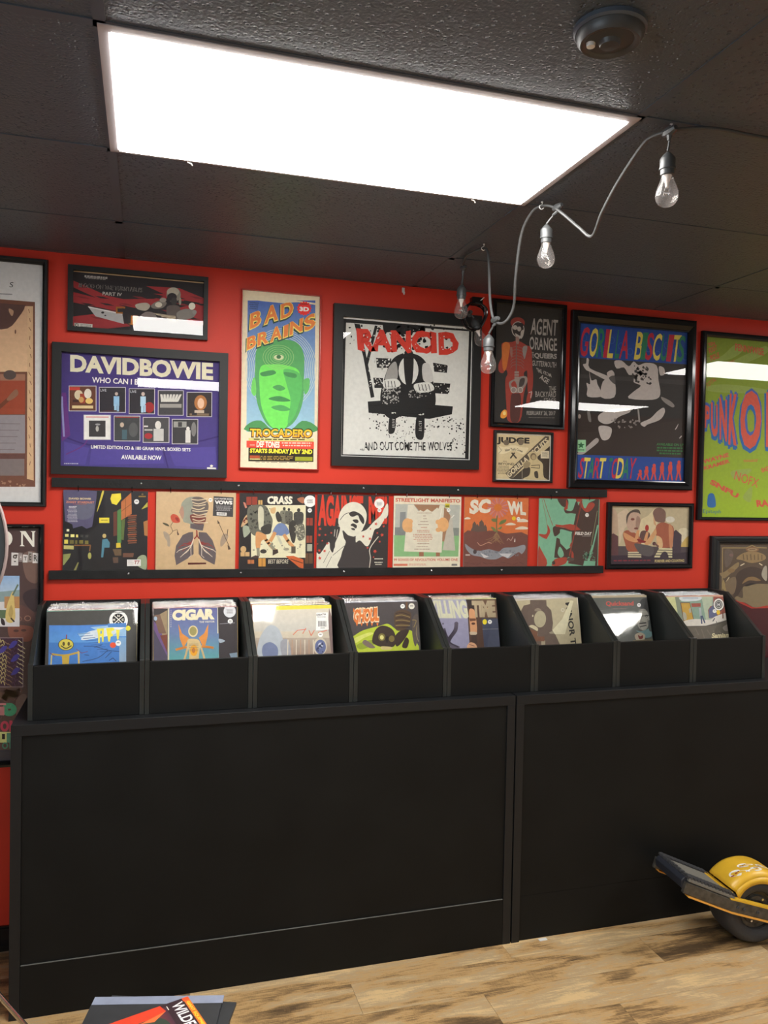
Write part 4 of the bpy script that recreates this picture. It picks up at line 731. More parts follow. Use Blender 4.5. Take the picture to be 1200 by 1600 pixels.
# anatomical collage on tan
a = Sheet([(244, 767.5), (370.6, 770), (366, 888), (242.3, 888)], (236, 755, 8.57)); a.fill((206, 176, 138), (196, 166, 126)); gy = (96, 86, 88); sg = (150, 152, 136)
a.poly([(560, 650), (564, 940), (500, 990), (330, 1085), (308, 960), (330, 830), (420, 690), (500, 655)], gy); a.poly([(636, 650), (740, 660), (820, 760), (866, 900), (860, 990), (842, 1084), (680, 1000), (630, 940)], gy)
wv = (222, 206, 186); ar = (150, 48, 40)
for s_ in (-1, 1):
    cx = 600+s_*10
    for i, (dx, dy) in enumerate(((-80, 40), (-150, 60), (-190, 90), (-140, 130), (-220, 150), (-170, 210), (-100, 160), (-60, 220))):
        xx = cx-(-dx if s_ < 0 else dx)*1.0 if False else cx+s_*(-dx); a.line([(cx+s_*24, 735), (cx+s_*60, 780+dy*0.3), (xx, 740+dy)], 9, ar if i < 4 else wv, 3); a.line([(xx, 740+dy), (xx+s_*34, 770+dy)], 6, ar if i < 4 else wv)
a.line([(600, 570), (610, 690), (575, 740)], 16, ar, 3); a.line([(612, 640), (616, 700), (640, 740)], 14, ar, 3)
a.sm([(420, 250), (480, 195), (560, 178), (680, 186), (760, 250), (772, 320), (740, 400), (730, 500), (690, 560), (686, 634), (526, 600), (520, 545), (440, 520), (420, 470), (400, 420), (372, 390), (400, 330), (405, 290)], sg, 4); a.poly([(526, 540), (712, 548), (690, 634), (524, 600)], gy); a.sm([(560, 190), (690, 190), (770, 270), (760, 380), (700, 420), (540, 390), (560, 300)], (108, 96, 92)); a.sm([(530, 420), (720, 430), (710, 540), (560, 530)], (120, 62, 54)); a.sm([(380, 380), (420, 300), (440, 400), (420, 480)], (176, 136, 116))
for i in range(9): a.line([(548+(i % 3)*10, 215+i*38), (640, 225+i*38+(i % 2)*14), (760-(i % 4)*14, 205+i*40)], 15, (216, 196, 164), 3)
a.sm([(258, 450), (290, 410), (350, 430), (386, 490), (370, 526), (290, 520)], (196, 84, 62)); a.sm([(320, 460), (360, 460), (370, 510), (340, 500)], (150, 50, 44)); a.line([(290, 520), (260, 570), (285, 640), (240, 690)], 7, (90, 76, 58), 4); a.line([(285, 640), (345, 620), (356, 670)], 6, (90, 76, 58), 3); a.sm([(150, 525), (215, 540), (240, 575), (180, 555)], (80, 76, 58)); a.sm([(345, 640), (372, 680), (350, 690)], (90, 66, 58)); a.sm([(165, 640), (240, 690), (250, 830), (216, 830), (210, 770), (172, 710)], (164, 148, 130)); a.sm([(930, 760), (970, 680), (1030, 690), (1020, 750), (960, 830), (926, 840)], (160, 140, 120))
a.line([(900, 510), (1050, 860)], 8, (78, 60, 46)); a.poly([(890, 490), (925, 535), (895, 545)], (78, 60, 46)); a.poly([(1020, 820), (1066, 880), (1030, 890)], (78, 60, 46)); a.line([(1030, 620), (1018, 700)], 10, (90, 70, 54)); a.poly([(486, 1054), (730, 1054), (730, 1075), (486, 1080)], (84, 34, 30))
a.poly([(846, 172), (1118, 188), (1104, 454), (830, 436)], (64, 62, 64)); a.text('VOWS', (858, 280), (1100, 288), (860, 228), (232, 230, 226), 0.06); a.text('HOT WATER MUSIC', (858, 216), (1104, 224), (858, 194), (210, 206, 204), 0.04); a.greek(866, 300, 1090, 372, 5, (160, 156, 156), 6); a.poly([(884, 386), (1020, 394), (1016, 436), (884, 430)], (224, 222, 218))
for i in range(9): a.rect(900+i*12, 394, 905+i*12, 424, INK)
sticker(a, 802, 224, 28)
SHELF.append((0.679, 'tan record cover with a dissected head, grey lungs and a rose', a))
# black cover with a cream panel
a = Sheet([(378.3, 770.4), (491, 773), (490, 886), (376, 886.7)], (370, 760, 9.23)); a.fill((46, 43, 44), (36, 34, 36))
bx = [(166, 150, 318, 262, (146, 60, 46)), (330, 198, 388, 262, (200, 160, 96)), (1000, 450, 1086, 556, (146, 62, 48)), (80, 930, 206, 990, (196, 160, 110)), (330, 1020, 430, 1136, (196, 140, 66)), (980, 950, 1090, 1096, (96, 70, 50)), (1000, 700, 1080, 800, (140, 74, 56)), (180, 1040, 270, 1096, (180, 110, 66))]
for x0, y0, x1, y1, c in bx: a.rect(x0, y0, x1, y1, c); a.line([(x0+(x1-x0)*.5, y0), (x0+(x1-x0)*.5, y1)], 6, (40, 36, 36))
a.ell(120, 890, 40, 46, (196, 160, 110)); a.rect(228, 268, 988, 1012, (218, 212, 178)); a.sm([(118, 560), (200, 570), (220, 640), (150, 716), (124, 700)], (156, 164, 144)); a.sm([(90, 560), (150, 420), (240, 380), (220, 470), (120, 560)], (196, 160, 120)); a.spots(16, 120, 410, 220, 530, 8, 14, (120, 40, 36)); a.poly([(120, 225), (150, 230), (176, 300), (150, 310)], (196, 130, 110))
# generic crowd: plain standing and walking shapes
gw, gd, sk = (150, 148, 130), (60, 58, 54), (204, 148, 96)
for x, y, s_, c in ((690, 340, 1.0, (122, 120, 104)), (755, 350, 0.9, (96, 94, 84)), (890, 360, 1.15, (70, 70, 66))):
    a.ell(x, y-20, 20*s_, 24*s_, gd); a.sm([(x-46*s_, y+10), (x+46*s_, y+10), (x+60*s_, y+90), (x+36*s_, y+190), (x-40*s_, y+180), (x-60*s_, y+80)], c)
a.sm([(760, 520), (830, 490), (860, 600), (840, 780), (800, 790), (760, 640)], gd); a.sm([(860, 560), (960, 540), (976, 720), (900, 770), (860, 690)], (104, 102, 90)); a.spots(40, 840, 540, 980, 760, 6, 16, (176, 172, 150)); a.spots(30, 640, 380, 960, 520, 4, 12, (60, 58, 54)); a.spots(24, 260, 800, 960, 940, 6, 18, (140, 136, 118))
a.sm([(180, 330), (240, 270), (420, 270), (500, 400), (530, 500), (480, 660), (300, 700), (220, 640), (180, 480)], (104, 104, 92)); a.spots(60, 220, 320, 500, 620, 6, 20, (70, 70, 62)); a.sm([(330, 310), (400, 320), (400, 560), (340, 600)], (196, 192, 166)); a.sm([(370, 580), (500, 530), (500, 660), (400, 670)], gd)
a.sm([(310, 640), (440, 690), (420, 740), (370, 780), (350, 880), (300, 880), (290, 750)], sk); a.line([(420, 730), (500, 840), (560, 900)], 46, sk, 3); a.line([(325, 880), (330, 980)], 42, (140, 136, 116)); a.line([(500, 830), (550, 890)], 40, (140, 136, 116)); a.poly([(530, 900), (600, 890), (610, 940), (530, 980)], (60, 50, 46)); a.poly([(190, 1020), (290, 975), (340, 990), (330, 1020)], (66, 52, 48))
a.sm([(570, 400), (610, 360), (660, 480), (600, 500)], gd); a.sm([(500, 320), (570, 300), (560, 380), (510, 380)], (206, 170, 120)); a.sm([(530, 660), (580, 550), (640, 520), (710, 550), (760, 640), (740, 680), (640, 700)], (110, 128, 166)); a.line([(560, 660), (500, 770)], 50, sk); a.line([(690, 690), (740, 770), (810, 850)], 46, sk); a.line([(600, 700), (650, 810)], 34, (190, 188, 166)); a.poly([(790, 850), (850, 850), (850, 950), (790, 950)], (90, 80, 66))
a.ell(400, 920, 46, 30, gd); a.ell(720, 890, 40, 20, (150, 146, 126))
a.text('CRASS', (452, 252), (800, 258), (460, 140), (232, 226, 206), 0.05, rough=4); a.text('BEST BEFORE', (466, 1094), (746, 1094), (472, 1036), (222, 214, 190), 0.0)
a.poly([(710, 990), (820, 985), (960, 1040), (960, 1170), (900, 1150)], (190, 92, 48)); a.line([(780, 1030), (950, 1090)], 10, (50, 36, 30)); a.sm([(870, 180), (960, 160), (960, 240), (910, 230)], (170, 110, 80)); a.rect(1010, 820, 1080, 920, (170, 170, 150))
sticker(a, 1046, 216, 82); sticker(a, 1044, 344, 30)
SHELF.append((1.012, 'black record cover with a cream centre panel of walking figures', a))
# red letters, cream figure
a = Sheet([(498, 773), (608, 774), (606, 885.5), (496, 886)], (490, 760, 9.6)); dk = (56, 52, 52); cr = (216, 212, 194); rd = (206, 62, 44); a.fill(dk, (50, 46, 46))
a.text('AGAINST', (80, 590), (740, 600), (90, 126), rd, 0.05); a.text('ME!', (830, 560), (1110, 560), (830, 140), rd, 0.05)
a.sm([(110, 1000), (240, 820), (262, 940), (330, 900), (340, 620), (420, 600), (460, 760), (490, 830), (440, 960), (400, 1120), (384, 1205), (50, 1205), (55, 980)], cr, 3)
a.sm([(420, 620), (380, 540), (400, 400), (480, 280), (600, 232), (720, 270), (790, 370), (800, 480), (740, 640), (640, 735), (560, 735), (470, 690)], cr, 4); a.sm([(540, 395), (620, 370), (720, 420), (766, 500), (750, 560), (700, 500), (670, 430), (600, 450), (560, 440)], dk); a.sm([(590, 500), (660, 490), (680, 530), (640, 545)], dk); a.sm([(560, 575), (600, 548), (655, 580), (640, 625), (600, 596)], dk); a.sm([(566, 625), (610, 618), (630, 645), (600, 650)], dk); a.line([(405, 500), (470, 420), (540, 390)], 9, dk, 3); a.line([(740, 280), (800, 380), (795, 520), (745, 630)], 7, dk, 4); a.sm([(300, 620), (400, 600), (390, 700), (330, 850), (300, 980), (262, 900)], dk); a.line([(330, 640), (320, 740)], 8, cr); a.line([(370, 640), (350, 760)], 8, cr)
a.sm([(640, 740), (700, 680), (800, 640), (900, 530), (1010, 430), (1060, 330), (1116, 250), (1120, 420), (1060, 500), (990, 610), (920, 640), (880, 760), (820, 885), (740, 850), (690, 800), (640, 830)], cr, 3)
a.sm([(445, 650), (520, 720), (600, 745), (636, 740), (640, 830), (700, 800), (780, 880), (840, 940), (850, 1210), (390, 1210), (420, 1040), (490, 830)], (62, 57, 57), 3); a.line([(975, 745), (850, 920), (858, 1060), (842, 1205)], 12, cr, 4); a.line([(300, 1020), (470, 880)], 7, dk); a.line([(250, 960), (160, 1130)], 6, dk); a.line([(280, 1040), (200, 1200)], 6, dk)
for x, y, r in ((940, 556, 28), (858, 630, 16), (750, 742, 24), (850, 776, 28), (112, 630, 26), (190, 720, 20), (276, 690, 18), (100, 722, 26), (144, 806, 16), (220, 846, 22), (100, 950, 26), (178, 956, 28), (106, 1062, 30), (1072, 486, 18), (1056, 590, 22), (960, 690, 18), (1032, 720, 30), (996, 818, 20), (816, 910, 20), (926, 962, 32), (906, 1048, 16), (76, 852, 12)): a.star(x, y, r, (196, 70, 56), r)
sticker(a, 990, 254, 74); sticker(a, 992, 352, 30); a.greek(900, 1068, 1058, 1092, 1, cr); a.greek(900, 1120, 1058, 1144, 1, cr); a.greek(916, 1152, 1040, 1172, 1, cr)
SHELF.append((1.340, 'black and cream record cover with tall red letters and scattered red stars', a))
# cream cover with a held paper sheet
a = Sheet([(618, 775), (721, 777), (719, 884), (615, 885)], (608, 765, 10)); a.fill((220, 210, 186)); rd = (190, 86, 66)
a.poly([(120, 225), (1110, 240), (1080, 1030), (92, 1030)], (176, 178, 168)); a.poly([(92, 700), (1096, 706), (1084, 1030), (92, 1030)], (132, 176, 122)); a.poly([(190, 350), (276, 344), (276, 580), (184, 580)], (128, 132, 132)); a.poly([(108, 580), (290, 580), (280, 704), (104, 704)], (124, 128, 126)); a.poly([(990, 590), (1096, 590), (1094, 710), (1000, 710)], (128, 134, 128)); a.poly([(400, 232), (800, 240), (900, 300), (960, 400), (980, 600), (900, 800), (845, 800), (480, 330)], (156, 118, 90)); a.poly([(480, 960), (550, 960), (550, 1028), (480, 1028)], (150, 100, 76)); a.poly([(740, 960), (800, 960), (800, 1028), (740, 1028)], (150, 100, 76)); a.poly([(900, 640), (980, 360), (1038, 940), (840, 930)], (184, 178, 164))
a.poly([(310, 240), (400, 236), (470, 340), (500, 316), (550, 344), (606, 302), (680, 346), (760, 280), (780, 300), (800, 240), (868, 250), (840, 700), (828, 970), (246, 950)], (212, 206, 186)); a.ell(300, 550, 80, 108, (214, 164, 112)); a.ell(850, 540, 86, 110, (216, 164, 110)); a.ell(346, 490, 40, 36, (214, 164, 112)); a.ell(340, 620, 40, 40, (210, 160, 108)); a.ell(770, 500, 36, 36, (216, 164, 110)); a.ell(776, 620, 40, 34, (212, 160, 108))
for y, x0, x1, c in ((366, 450, 690, 0), (410, 540, 590, 0), (454, 540, 600, 0), (496, 486, 640, 0), (542, 460, 650, 0), (586, 500, 612, 1), (632, 420, 670, 1), (656, 430, 670, 1), (694, 390, 700, 1), (720, 384, 704, 1), (746, 384, 704, 1), (770, 376, 700, 1), (794, 436, 640, 1), (836, 430, 640, 0), (880, 432, 632, 0), (920, 400, 656, 0)): a.greek(x0, y-9, x1, y+12, 1, (186, 130, 106) if c else (158, 134, 116))
a.text('STREETLIGHT MANIFESTO', (120, 190), (1112, 208), (120, 134), rd, 0.035); a.text('99 SONGS OF REVOLUTION: VOLUME ONE', (88, 1100), (1076, 1098), (88, 1060), rd, 0.02); a.rect(84, 1142, 300, 1176, (206, 116, 90)); a.greek(310, 1140, 600, 1176, 2, (206, 150, 126)); a.rect(980, 1142, 1068, 1172, (120, 116, 112)); a.rect(880, 220, 950, 280, (206, 190, 50)); a.rect(886, 248, 944, 270, (110, 110, 40)); sticker(a, 934, 320, 28); a.line([(800, 450), (830, 300)], 10, WHITE); a.line([(980, 436), (1018, 396)], 12, WHITE)
SHELF.append((1.681, 'cream record cover with a paper sheet held in front of a brown figure', a))
# orange cover with a flower
a = Sheet([(727, 777), (828, 779), (826, 884.5), (726, 885)], (720, 765, 10.43)); a.fill((206, 112, 62), (206, 112, 62)); br = (112, 70, 62); bu = (138, 140, 146)
for x, y, w_, h_ in ((120, 470, 50, 14), (830, 566, 80, 16), (1030, 510, 90, 22), (1020, 630, 110, 20)): a.sm([(x-w_, y+h_), (x-w_*.4, y-h_), (x+w_*.3, y-h_*1.2), (x+w_, y), (x+w_*.9, y+h_)], (218, 206, 186))
for x, y, w_, h_ in ((240, 520, 40, 190), (290, 560, 34, 150), (355, 495, 46, 220), (415, 570, 36, 150), (480, 660, 30, 60), (200, 620, 24, 90)): a.poly([(x-w_, y+h_), (x-w_*.8, y+40), (x, y), (x+w_*.8, y+50), (x+w_, y+h_)], (96, 78, 70))
a.sm([(70, 710), (300, 690), (600, 670), (760, 720), (1110, 740), (1110, 1260), (60, 1260)], br, 3)
for i in range(18):
    t = i*2*math.pi/18; a.sm([(622+50*math.cos(t), 300+50*math.sin(t)), (622+160*math.cos(t-.1), 305+150*math.sin(t-.1)), (622+172*math.cos(t), 305+162*math.sin(t)), (622+160*math.cos(t+.1), 305+150*math.sin(t+.1))], (196, 126, 122) if i % 2 else (186, 110, 112))
a.ell(622, 296, 64, 60, (204, 116, 50)); a.line([(610, 430), (600, 580), (612, 700)], 18, (110, 116, 74), 3); a.sm([(520, 480), (600, 480), (590, 530), (530, 520)], (112, 122, 76)); a.sm([(640, 560), (680, 510), (760, 490), (740, 540), (660, 575)], (104, 120, 70)); a.sm([(505, 615), (560, 620), (600, 680), (560, 680)], (112, 126, 76)); a.sm([(620, 640), (690, 600), (670, 650)], (112, 122, 76))
for i in range(12): a.line([(600, 700), (560+(i*47) % 120-20, 780), (430+i*27, 820+(i*31) % 70)], 6, (150, 116, 84), 3)
a.line([(290, 860), (340, 910), (420, 880), (480, 860), (520, 880)], 10, (198, 150, 130), 4); a.line([(776, 830), (800, 800), (840, 830), (870, 770)], 9, (196, 160, 146), 4); a.sm([(890, 850), (906, 796), (910, 850)], (214, 200, 190))
a.sm([(90, 880), (170, 940), (300, 1000), (480, 970), (640, 1010), (720, 950), (900, 940), (1050, 900), (1080, 960), (1020, 1050), (960, 1020), (800, 1120), (720, 1080), (600, 1130), (460, 1130), (340, 1090), (200, 1060), (110, 970)], bu, 3); a.spots(60, 300, 980, 1040, 1080, 6, 16, (112, 116, 124)); a.poly([(340, 1030), (480, 1090), (400, 1110)], (200, 196, 196)); a.poly([(640, 1040), (860, 1040), (790, 1110), (700, 1080)], (190, 188, 190)); a.ell(250, 1010, 30, 36, (70, 62, 64)); a.greek(90, 1050, 180, 1090, 1, (196, 180, 170))
for i in range(10): a.line([(80+i*100, 1180+(i % 3)*20), (150+i*100, 1190+(i % 2)*20)], 8, (92, 56, 52))
a.text('SC', (150, 405), (500, 385), (160, 175), (222, 214, 196), 0.06, rough=9); a.text('WL', (780, 410), (1080, 432), (770, 190), (222, 214, 196), 0.06, rough=9); a.ell(884, 474, 32, 34, (226, 190, 40)); sticker(a, 960, 482, 30)
SHELF.append((2.014, 'orange record cover with a pink flower rooted in brown earth', a))
# mint and brown cover
a = Sheet([(843, 779), (940, 780), (936, 884), (840, 884)], (832, 765, 10)); mi = (124, 178, 146); br = (76, 58, 52); rd = (168, 70, 54); a.fill(mi)
a.poly([(1000, 150), (1070, 150), (1030, 1190), (800, 1190), (560, 1150), (620, 900), (620, 700), (680, 440), (690, 390), (800, 200)], br); a.sm([(400, 140), (560, 150), (560, 260), (470, 260)], br); a.sm([(500, 300), (560, 330), (640, 320), (700, 180), (800, 160), (850, 200), (800, 380), (690, 380), (620, 370), (530, 370)], br); a.poly([(540, 150), (570, 220), (560, 300), (520, 330), (500, 290), (530, 260)], rd); a.sm([(690, 150), (800, 300), (860, 350), (930, 330), (1000, 240), (960, 200), (880, 220), (850, 290), (800, 220), (790, 150)], rd); a.sm([(810, 150), (1010, 150), (900, 210), (850, 290), (815, 260)], mi); a.poly([(720, 190), (760, 190), (730, 250)], mi)
a.sm([(320, 610), (360, 570), (440, 590), (640, 620), (620, 660), (450, 620), (430, 680), (350, 730)], br); a.poly([(360, 545), (480, 556), (600, 538), (690, 560), (770, 632), (620, 640), (500, 596), (370, 580)], rd); a.poly([(380, 750), (430, 770), (440, 840), (540, 940), (600, 900), (600, 1040), (520, 1080), (340, 1060), (350, 960)], br); a.sm([(400, 960), (430, 890), (480, 960), (490, 1030), (440, 1060), (400, 1010)], mi); a.poly([(600, 700), (620, 880), (580, 900), (610, 820)], rd)
a.sm([(235, 550), (280, 650), (240, 740), (210, 770), (110, 720), (110, 690), (200, 700), (235, 650)], rd); a.poly([(100, 870), (220, 1090), (230, 1150), (210, 1190), (80, 1190), (80, 1000)], rd); a.sm([(320, 1140), (360, 1080), (540, 1060), (520, 1150), (400, 1190), (300, 1180)], rd); a.poly([(620, 950), (650, 1000), (650, 1080), (560, 1150), (610, 1080)], rd); a.ell(330, 1140, 26, 30, br)
a.line([(180, 150), (240, 340), (320, 560)], 9, (150, 84, 66)); a.line([(155, 160), (210, 420), (232, 560)], 6, (150, 100, 80)); a.line([(790, 170), (580, 1030)], 20, (150, 70, 56)); a.line([(785, 180), (570, 1030)], 6, br); a.line([(1040, 330), (930, 880)], 7, (150, 160, 120)); a.line([(1044, 560), (950, 940)], 22, mi); a.line([(960, 880), (880, 1140)], 34, mi); a.poly([(820, 1110), (1000, 1120), (990, 1190), (800, 1190)], mi); a.spots(40, 800, 960, 1010, 1110, 5, 20, (104, 146, 120)); a.ell(600, 1090, 60, 30, (90, 76, 70))
a.text('FIELD DAY', (674, 708), (938, 712), (684, 660), (228, 224, 216), 0.035); a.greek(780, 724, 930, 738, 1, (190, 180, 170)); sticker(a, 872, 398, 30)
SHELF.append((2.386, 'mint green record cover with brown and rust shapes, at the far end of the rail', a))
for x, lb, sh in SHELF:
    record(lb, (x, WY-0.0135, 1.795), (0.317, 0, 0), (0, 0, -0.315), sh, 'records on display between the rails')
    hook(x+0.055, upper); hook(x+0.255, upper)

# ---------------------------------------------------------------- counters
def counter(x0, x1, label, toe):
    t = root('display_counter', label, 'counter', ((x0+x1)/2, -0.22, 0), 'black store counters')
    F = -0.445; T = 1.005
    build('top', MB().box(x0, x1, F, -0.012, T-0.038, T), M_SATIN_EDGE, t, bev=0.0012)
    build('side_panel', MB().box(x0, x0+0.034, F, -0.012, 0, T-0.038), M_SATIN_EDGE, t, bev=0.0008)
    build('side_panel', MB().box(x1-0.034, x1, F, -0.012, 0, T-0.038), M_SATIN_EDGE, t, bev=0.0008)
    build('front_panel', MB().box(x0+0.0345, x1-0.0345, F+0.007, F+0.025, 0.184, T-0.0385), M_SATIN, t)
    build('toe_board', MB().box(x0+0.0345, x1-0.0345, F+toe, F+0.022, 0.0, 0.183), M_SATIN, t, bev=0.0012)
    if toe < 0.005: build('edge_highlight', MB().box(x0+0.036, x1-0.036, F+toe-0.0002, F+0.006, 0.1832, 0.1845), mat('edge_highlight_paint', (0.13, 0.13, 0.12), 0.4), t)  # paler colour paints in the light caught along the toe ledge
    build('back_panel', MB().box(x0+0.034, x1-0.034, -0.03, -0.012, 0, T-0.038), M_SATIN, t)
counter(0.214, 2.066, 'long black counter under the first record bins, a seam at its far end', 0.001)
counter(2.072, 3.93, 'black counter under the last record bins, behind the yellow electric board', 0.008)
build('floor_shim', MB().box(2.19, 2.225, -0.462, -0.447, 0, 0.003), M_WHITEMETAL)
o = bpy.data.objects['floor_shim']; tag(o, 'tiny white scrap on the floor along the second counter', 'scrap')

# ---------------------------------------------------------------- record bins
PITCH = 0.3822; BZ = 1.0055
XR = [.611, .986, 1.358, 1.738, 2.118, 2.503, 2.884, 3.268]; YT = [-.2, -.2, -.2, -.16, -.11, -.15, -.115, -.17]
BINL = ['black record bin with the bright blue cover in front, next to the brown collage poster', 'black record bin with the purple and teal cover in front', 'black record bin with the shiny silvery cover in front', 'black record bin with the dark cover and lime green swoosh in front',
        'black record bin with the lilac cover in front', 'black record bin with the beige and brown cover in front', 'black record bin with the grey cover of a bespectacled face in front', 'black record bin with the painted street cover in front, end of the row']
for k in range(8):
    x0 = 0.259+PITCH*k+0.0008; x1 = x0+PITCH-0.0016
    t = root('record_bin', BINL[k], 'record bin', ((x0+x1)/2, -0.21, BZ), 'black wooden record bins')
    side = [(-0.402, BZ), (-0.402, 1.199), (-0.386, 1.199), (-0.155, 1.366), (-0.014, 1.366), (-0.014, BZ)]
    for xa in (x0, x1-0.016): build('side_panel', MB().prism(side, xa, xa+0.016), M_BININ, t, bev=0.001)
    build('front_panel', MB().box(x0+0.0163, x1-0.0163, -0.4, -0.384, BZ, 1.193), M_SATIN, t, bev=0.0015)
    build('back_panel', MB().box(x0+0.0163, x1-0.0163, -0.028, -0.014, BZ, 1.366), M_BLACKWOOD, t)
    build('base', MB().box(x0+0.0163, x1-0.0163, -0.384, -0.028, BZ, 1.04), M_BLACKWOOD, t)
BQ = [[(71.6, 954.8), (213.9, 951.6), (212.1, 1086.5), (66.2, 1094.0)], [(238.5, 951.1), (371.1, 948.1), (372.9, 1078.1), (237.3, 1085.2)], [(392.9, 947.6), (516.8, 944.9), (521.7, 1070.4), (395.2, 1077.0)], [(536.5, 942.2), (651.1, 939.7), (658.7, 1059.6), (541.8, 1065.6)],
      [(666.6, 936.8), (772.8, 934.5), (782.4, 1048.9), (674.3, 1054.3)], [(800.7, 935.9), (901.4, 933.7), (913.4, 1045.8), (810.9, 1051.0)], [(914.4, 931.8), (1008.5, 929.8), (1022.0, 1037.4), (926.4, 1042.2)], [(1038.9, 931.7), (1128.6, 929.7), (1144.2, 1035.7), (1053.1, 1040.4)]]
BS = []
# blue cover, yellow letters
a = Sheet(BQ[0], (0, 900, 5)); a.fill((74, 73, 70), (66, 64, 62)); a.poly([(375, 392), (985, 374), (985, 1100), (360, 1100)], (70, 122, 190)); a.grad(375, 385, 985, 520, (76, 128, 200), (90, 146, 206)); a.poly([(600, 450), (760, 430), (700, 400), (985, 374), (985, 470), (760, 470), (640, 500)], (150, 186, 216)); a.sm([(630, 500), (680, 440), (760, 420), (890, 400), (900, 450), (780, 480)], (206, 214, 220))
for i in range(9): a.line([(600+i*22, 455+i*17), (700+i*20, 445+i*18)], 4, (50, 84, 140))
ye = (232, 218, 74); a.poly([(752, 412), (808, 408), (806, 515), (794, 515), (790, 470), (778, 470), (776, 525), (764, 525), (762, 460)], ye); a.poly([(826, 408), (892, 402), (890, 425), (870, 430), (868, 450), (880, 452), (878, 470), (862, 474), (856, 512), (844, 512)], ye); a.poly([(902, 404), (936, 402), (926, 490), (920, 502), (912, 490)], ye); a.ell(786, 440, 6, 14, (90, 146, 206))
yb = (196, 164, 66); a.ell(508, 536, 62, 46, (62, 54, 30)); a.ell(508, 536, 57, 42, (206, 190, 80)); a.line([(470, 545), (508, 566), (550, 545)], 8, (60, 50, 30), 4); a.ell(490, 530, 10, 16, (90, 76, 40)); a.ell(530, 530, 10, 16, (90, 76, 40)); a.line([(510, 490), (514, 460)], 8, (140, 60, 60)); a.line([(400, 610), (500, 620), (610, 596)], 14, yb, 4); a.poly([(476, 620), (536, 614), (530, 700), (560, 1100), (440, 1100), (480, 690)], yb); a.line([(395, 620), (390, 700)], 10, (206, 190, 120)); a.line([(608, 590), (610, 690)], 14, (206, 180, 100)); a.line([(380, 600), (420, 630)], 4, (120, 50, 60)); a.line([(590, 570), (632, 602), (680, 590)], 4, (120, 50, 60))
for p in ([(650, 548), (740, 552), (840, 580), (940, 590)], [(840, 580), (760, 640), (640, 668)], [(740, 552), (790, 540)], [(870, 590), (820, 640)], [(940, 590), (950, 700)]): a.line(p, 5, (50, 70, 110), 3)
a.grad(930, 480, 985, 700, (120, 160, 200), (150, 170, 190)); a.line([(850, 660), (880, 640), (905, 665)], 5, (40, 50, 80)); a.line([(655, 615), (690, 620)], 4, (40, 50, 80))
a.ell(924, 346, 74, 74, (232, 230, 226)); a.ell(924, 340, 50, 48, INK); a.line([(890, 310), (960, 372)], 7, WHITE); a.line([(960, 310), (890, 372)], 7, WHITE)
for ch, x, y in (('N', 924, 312), ('H', 888, 342), ('C', 958, 342), ('T', 924, 368)): a.tb(ch, x-9, y-9, x+9, y+9, WHITE, 0.04)
a.greek(866, 280, 982, 292, 1, (90, 88, 86)); a.poly([(840, 372), (985, 366), (985, 400), (840, 400)], (80, 130, 196)); a.ell(880, 540, 24, 22, (226, 84, 50)); sticker(a, 922, 524, 22); a.ell(1000, 408, 19, 20, (226, 214, 60)); a.poly([(330, 262), (1080, 246), (1080, 260), (330, 280)], (120, 168, 146))
BS.append((a, 'record with a bright blue cover and dripping yellow letters, at the front of its bin'))
# winged figure
a = Sheet(BQ[1], (210, 920, 6)); a.fill((206, 176, 92)); a.poly([(170, 172), (965, 160), (975, 1000), (170, 1000)], (58, 52, 54)); a.poly([(170, 300), (250, 400), (300, 560), (300, 700), (170, 520)], (110, 84, 130)); a.poly([(210, 250), (300, 200), (300, 520), (260, 480)], (150, 130, 100)); a.poly([(170, 250), (230, 240), (290, 420), (220, 420)], (120, 92, 76)); a.poly([(230, 440), (300, 430), (300, 600)], (120, 66, 52)); a.ell(188, 280, 16, 20, (160, 180, 200)); a.poly([(170, 380), (300, 640), (300, 1000), (170, 1000)], (80, 74, 92))
a.poly([(305, 180), (780, 162), (800, 1000), (302, 1000)], (206, 200, 170)); a.grad(318, 176, 776, 420, (94, 92, 140), (104, 122, 160)); a.grad(318, 420, 790, 690, (104, 122, 160), (92, 160, 160)); a.grad(318, 690, 800, 1000, (92, 160, 160), (90, 150, 150))
og = (214, 138, 64); bn = (206, 180, 128)
a.poly([(405, 330), (440, 420), (505, 465), (470, 530), (455, 560), (420, 470)], og); a.poly([(690, 330), (650, 420), (600, 460), (640, 550), (660, 540), (685, 440)], og); a.ell(545, 400, 46, 54, (214, 196, 150)); a.ell(545, 398, 34, 42, (150, 140, 84)); a.sm([(490, 490), (545, 470), (610, 500), (600, 640), (600, 720), (510, 720), (510, 620)], bn); a.ell(553, 580, 36, 54, (226, 160, 40)); a.ell(550, 580, 16, 26, (190, 110, 40)); a.line([(500, 510), (480, 610), (455, 690)], 18, bn, 3); a.line([(610, 520), (640, 610), (660, 690)], 18, bn, 3); a.line([(480, 550), (430, 562), (385, 574)], 22, og, 3); a.line([(630, 545), (690, 548), (736, 556)], 22, og, 3); a.rect(510, 700, 600, 1000, bn)
for i in range(5): a.line([(506, 520+i*16), (596, 520+i*16)], 4, (140, 116, 90))
a.text('CIGAR', (345, 302), (750, 288), (348, 198), (224, 214, 180), 0.07); a.text('THE VISITOR', (604, 322), (750, 317), (604, 304), (210, 206, 190), 0.02); a.greek(330, 200, 338, 370, 9, (190, 186, 180)); sticker(a, 892, 212, 58, (206, 206, 210)); sticker(a, 898, 306, 24)
a.line([(800, 330), (940, 320)], 6, (130, 130, 136)); a.sm([(790, 470), (850, 490), (800, 510)], (160, 170, 180)); a.poly([(890, 610), (965, 600), (968, 660), (910, 660)], (130, 150, 166))
BS.append((a, 'record with a purple to teal cover and an orange winged figure'))
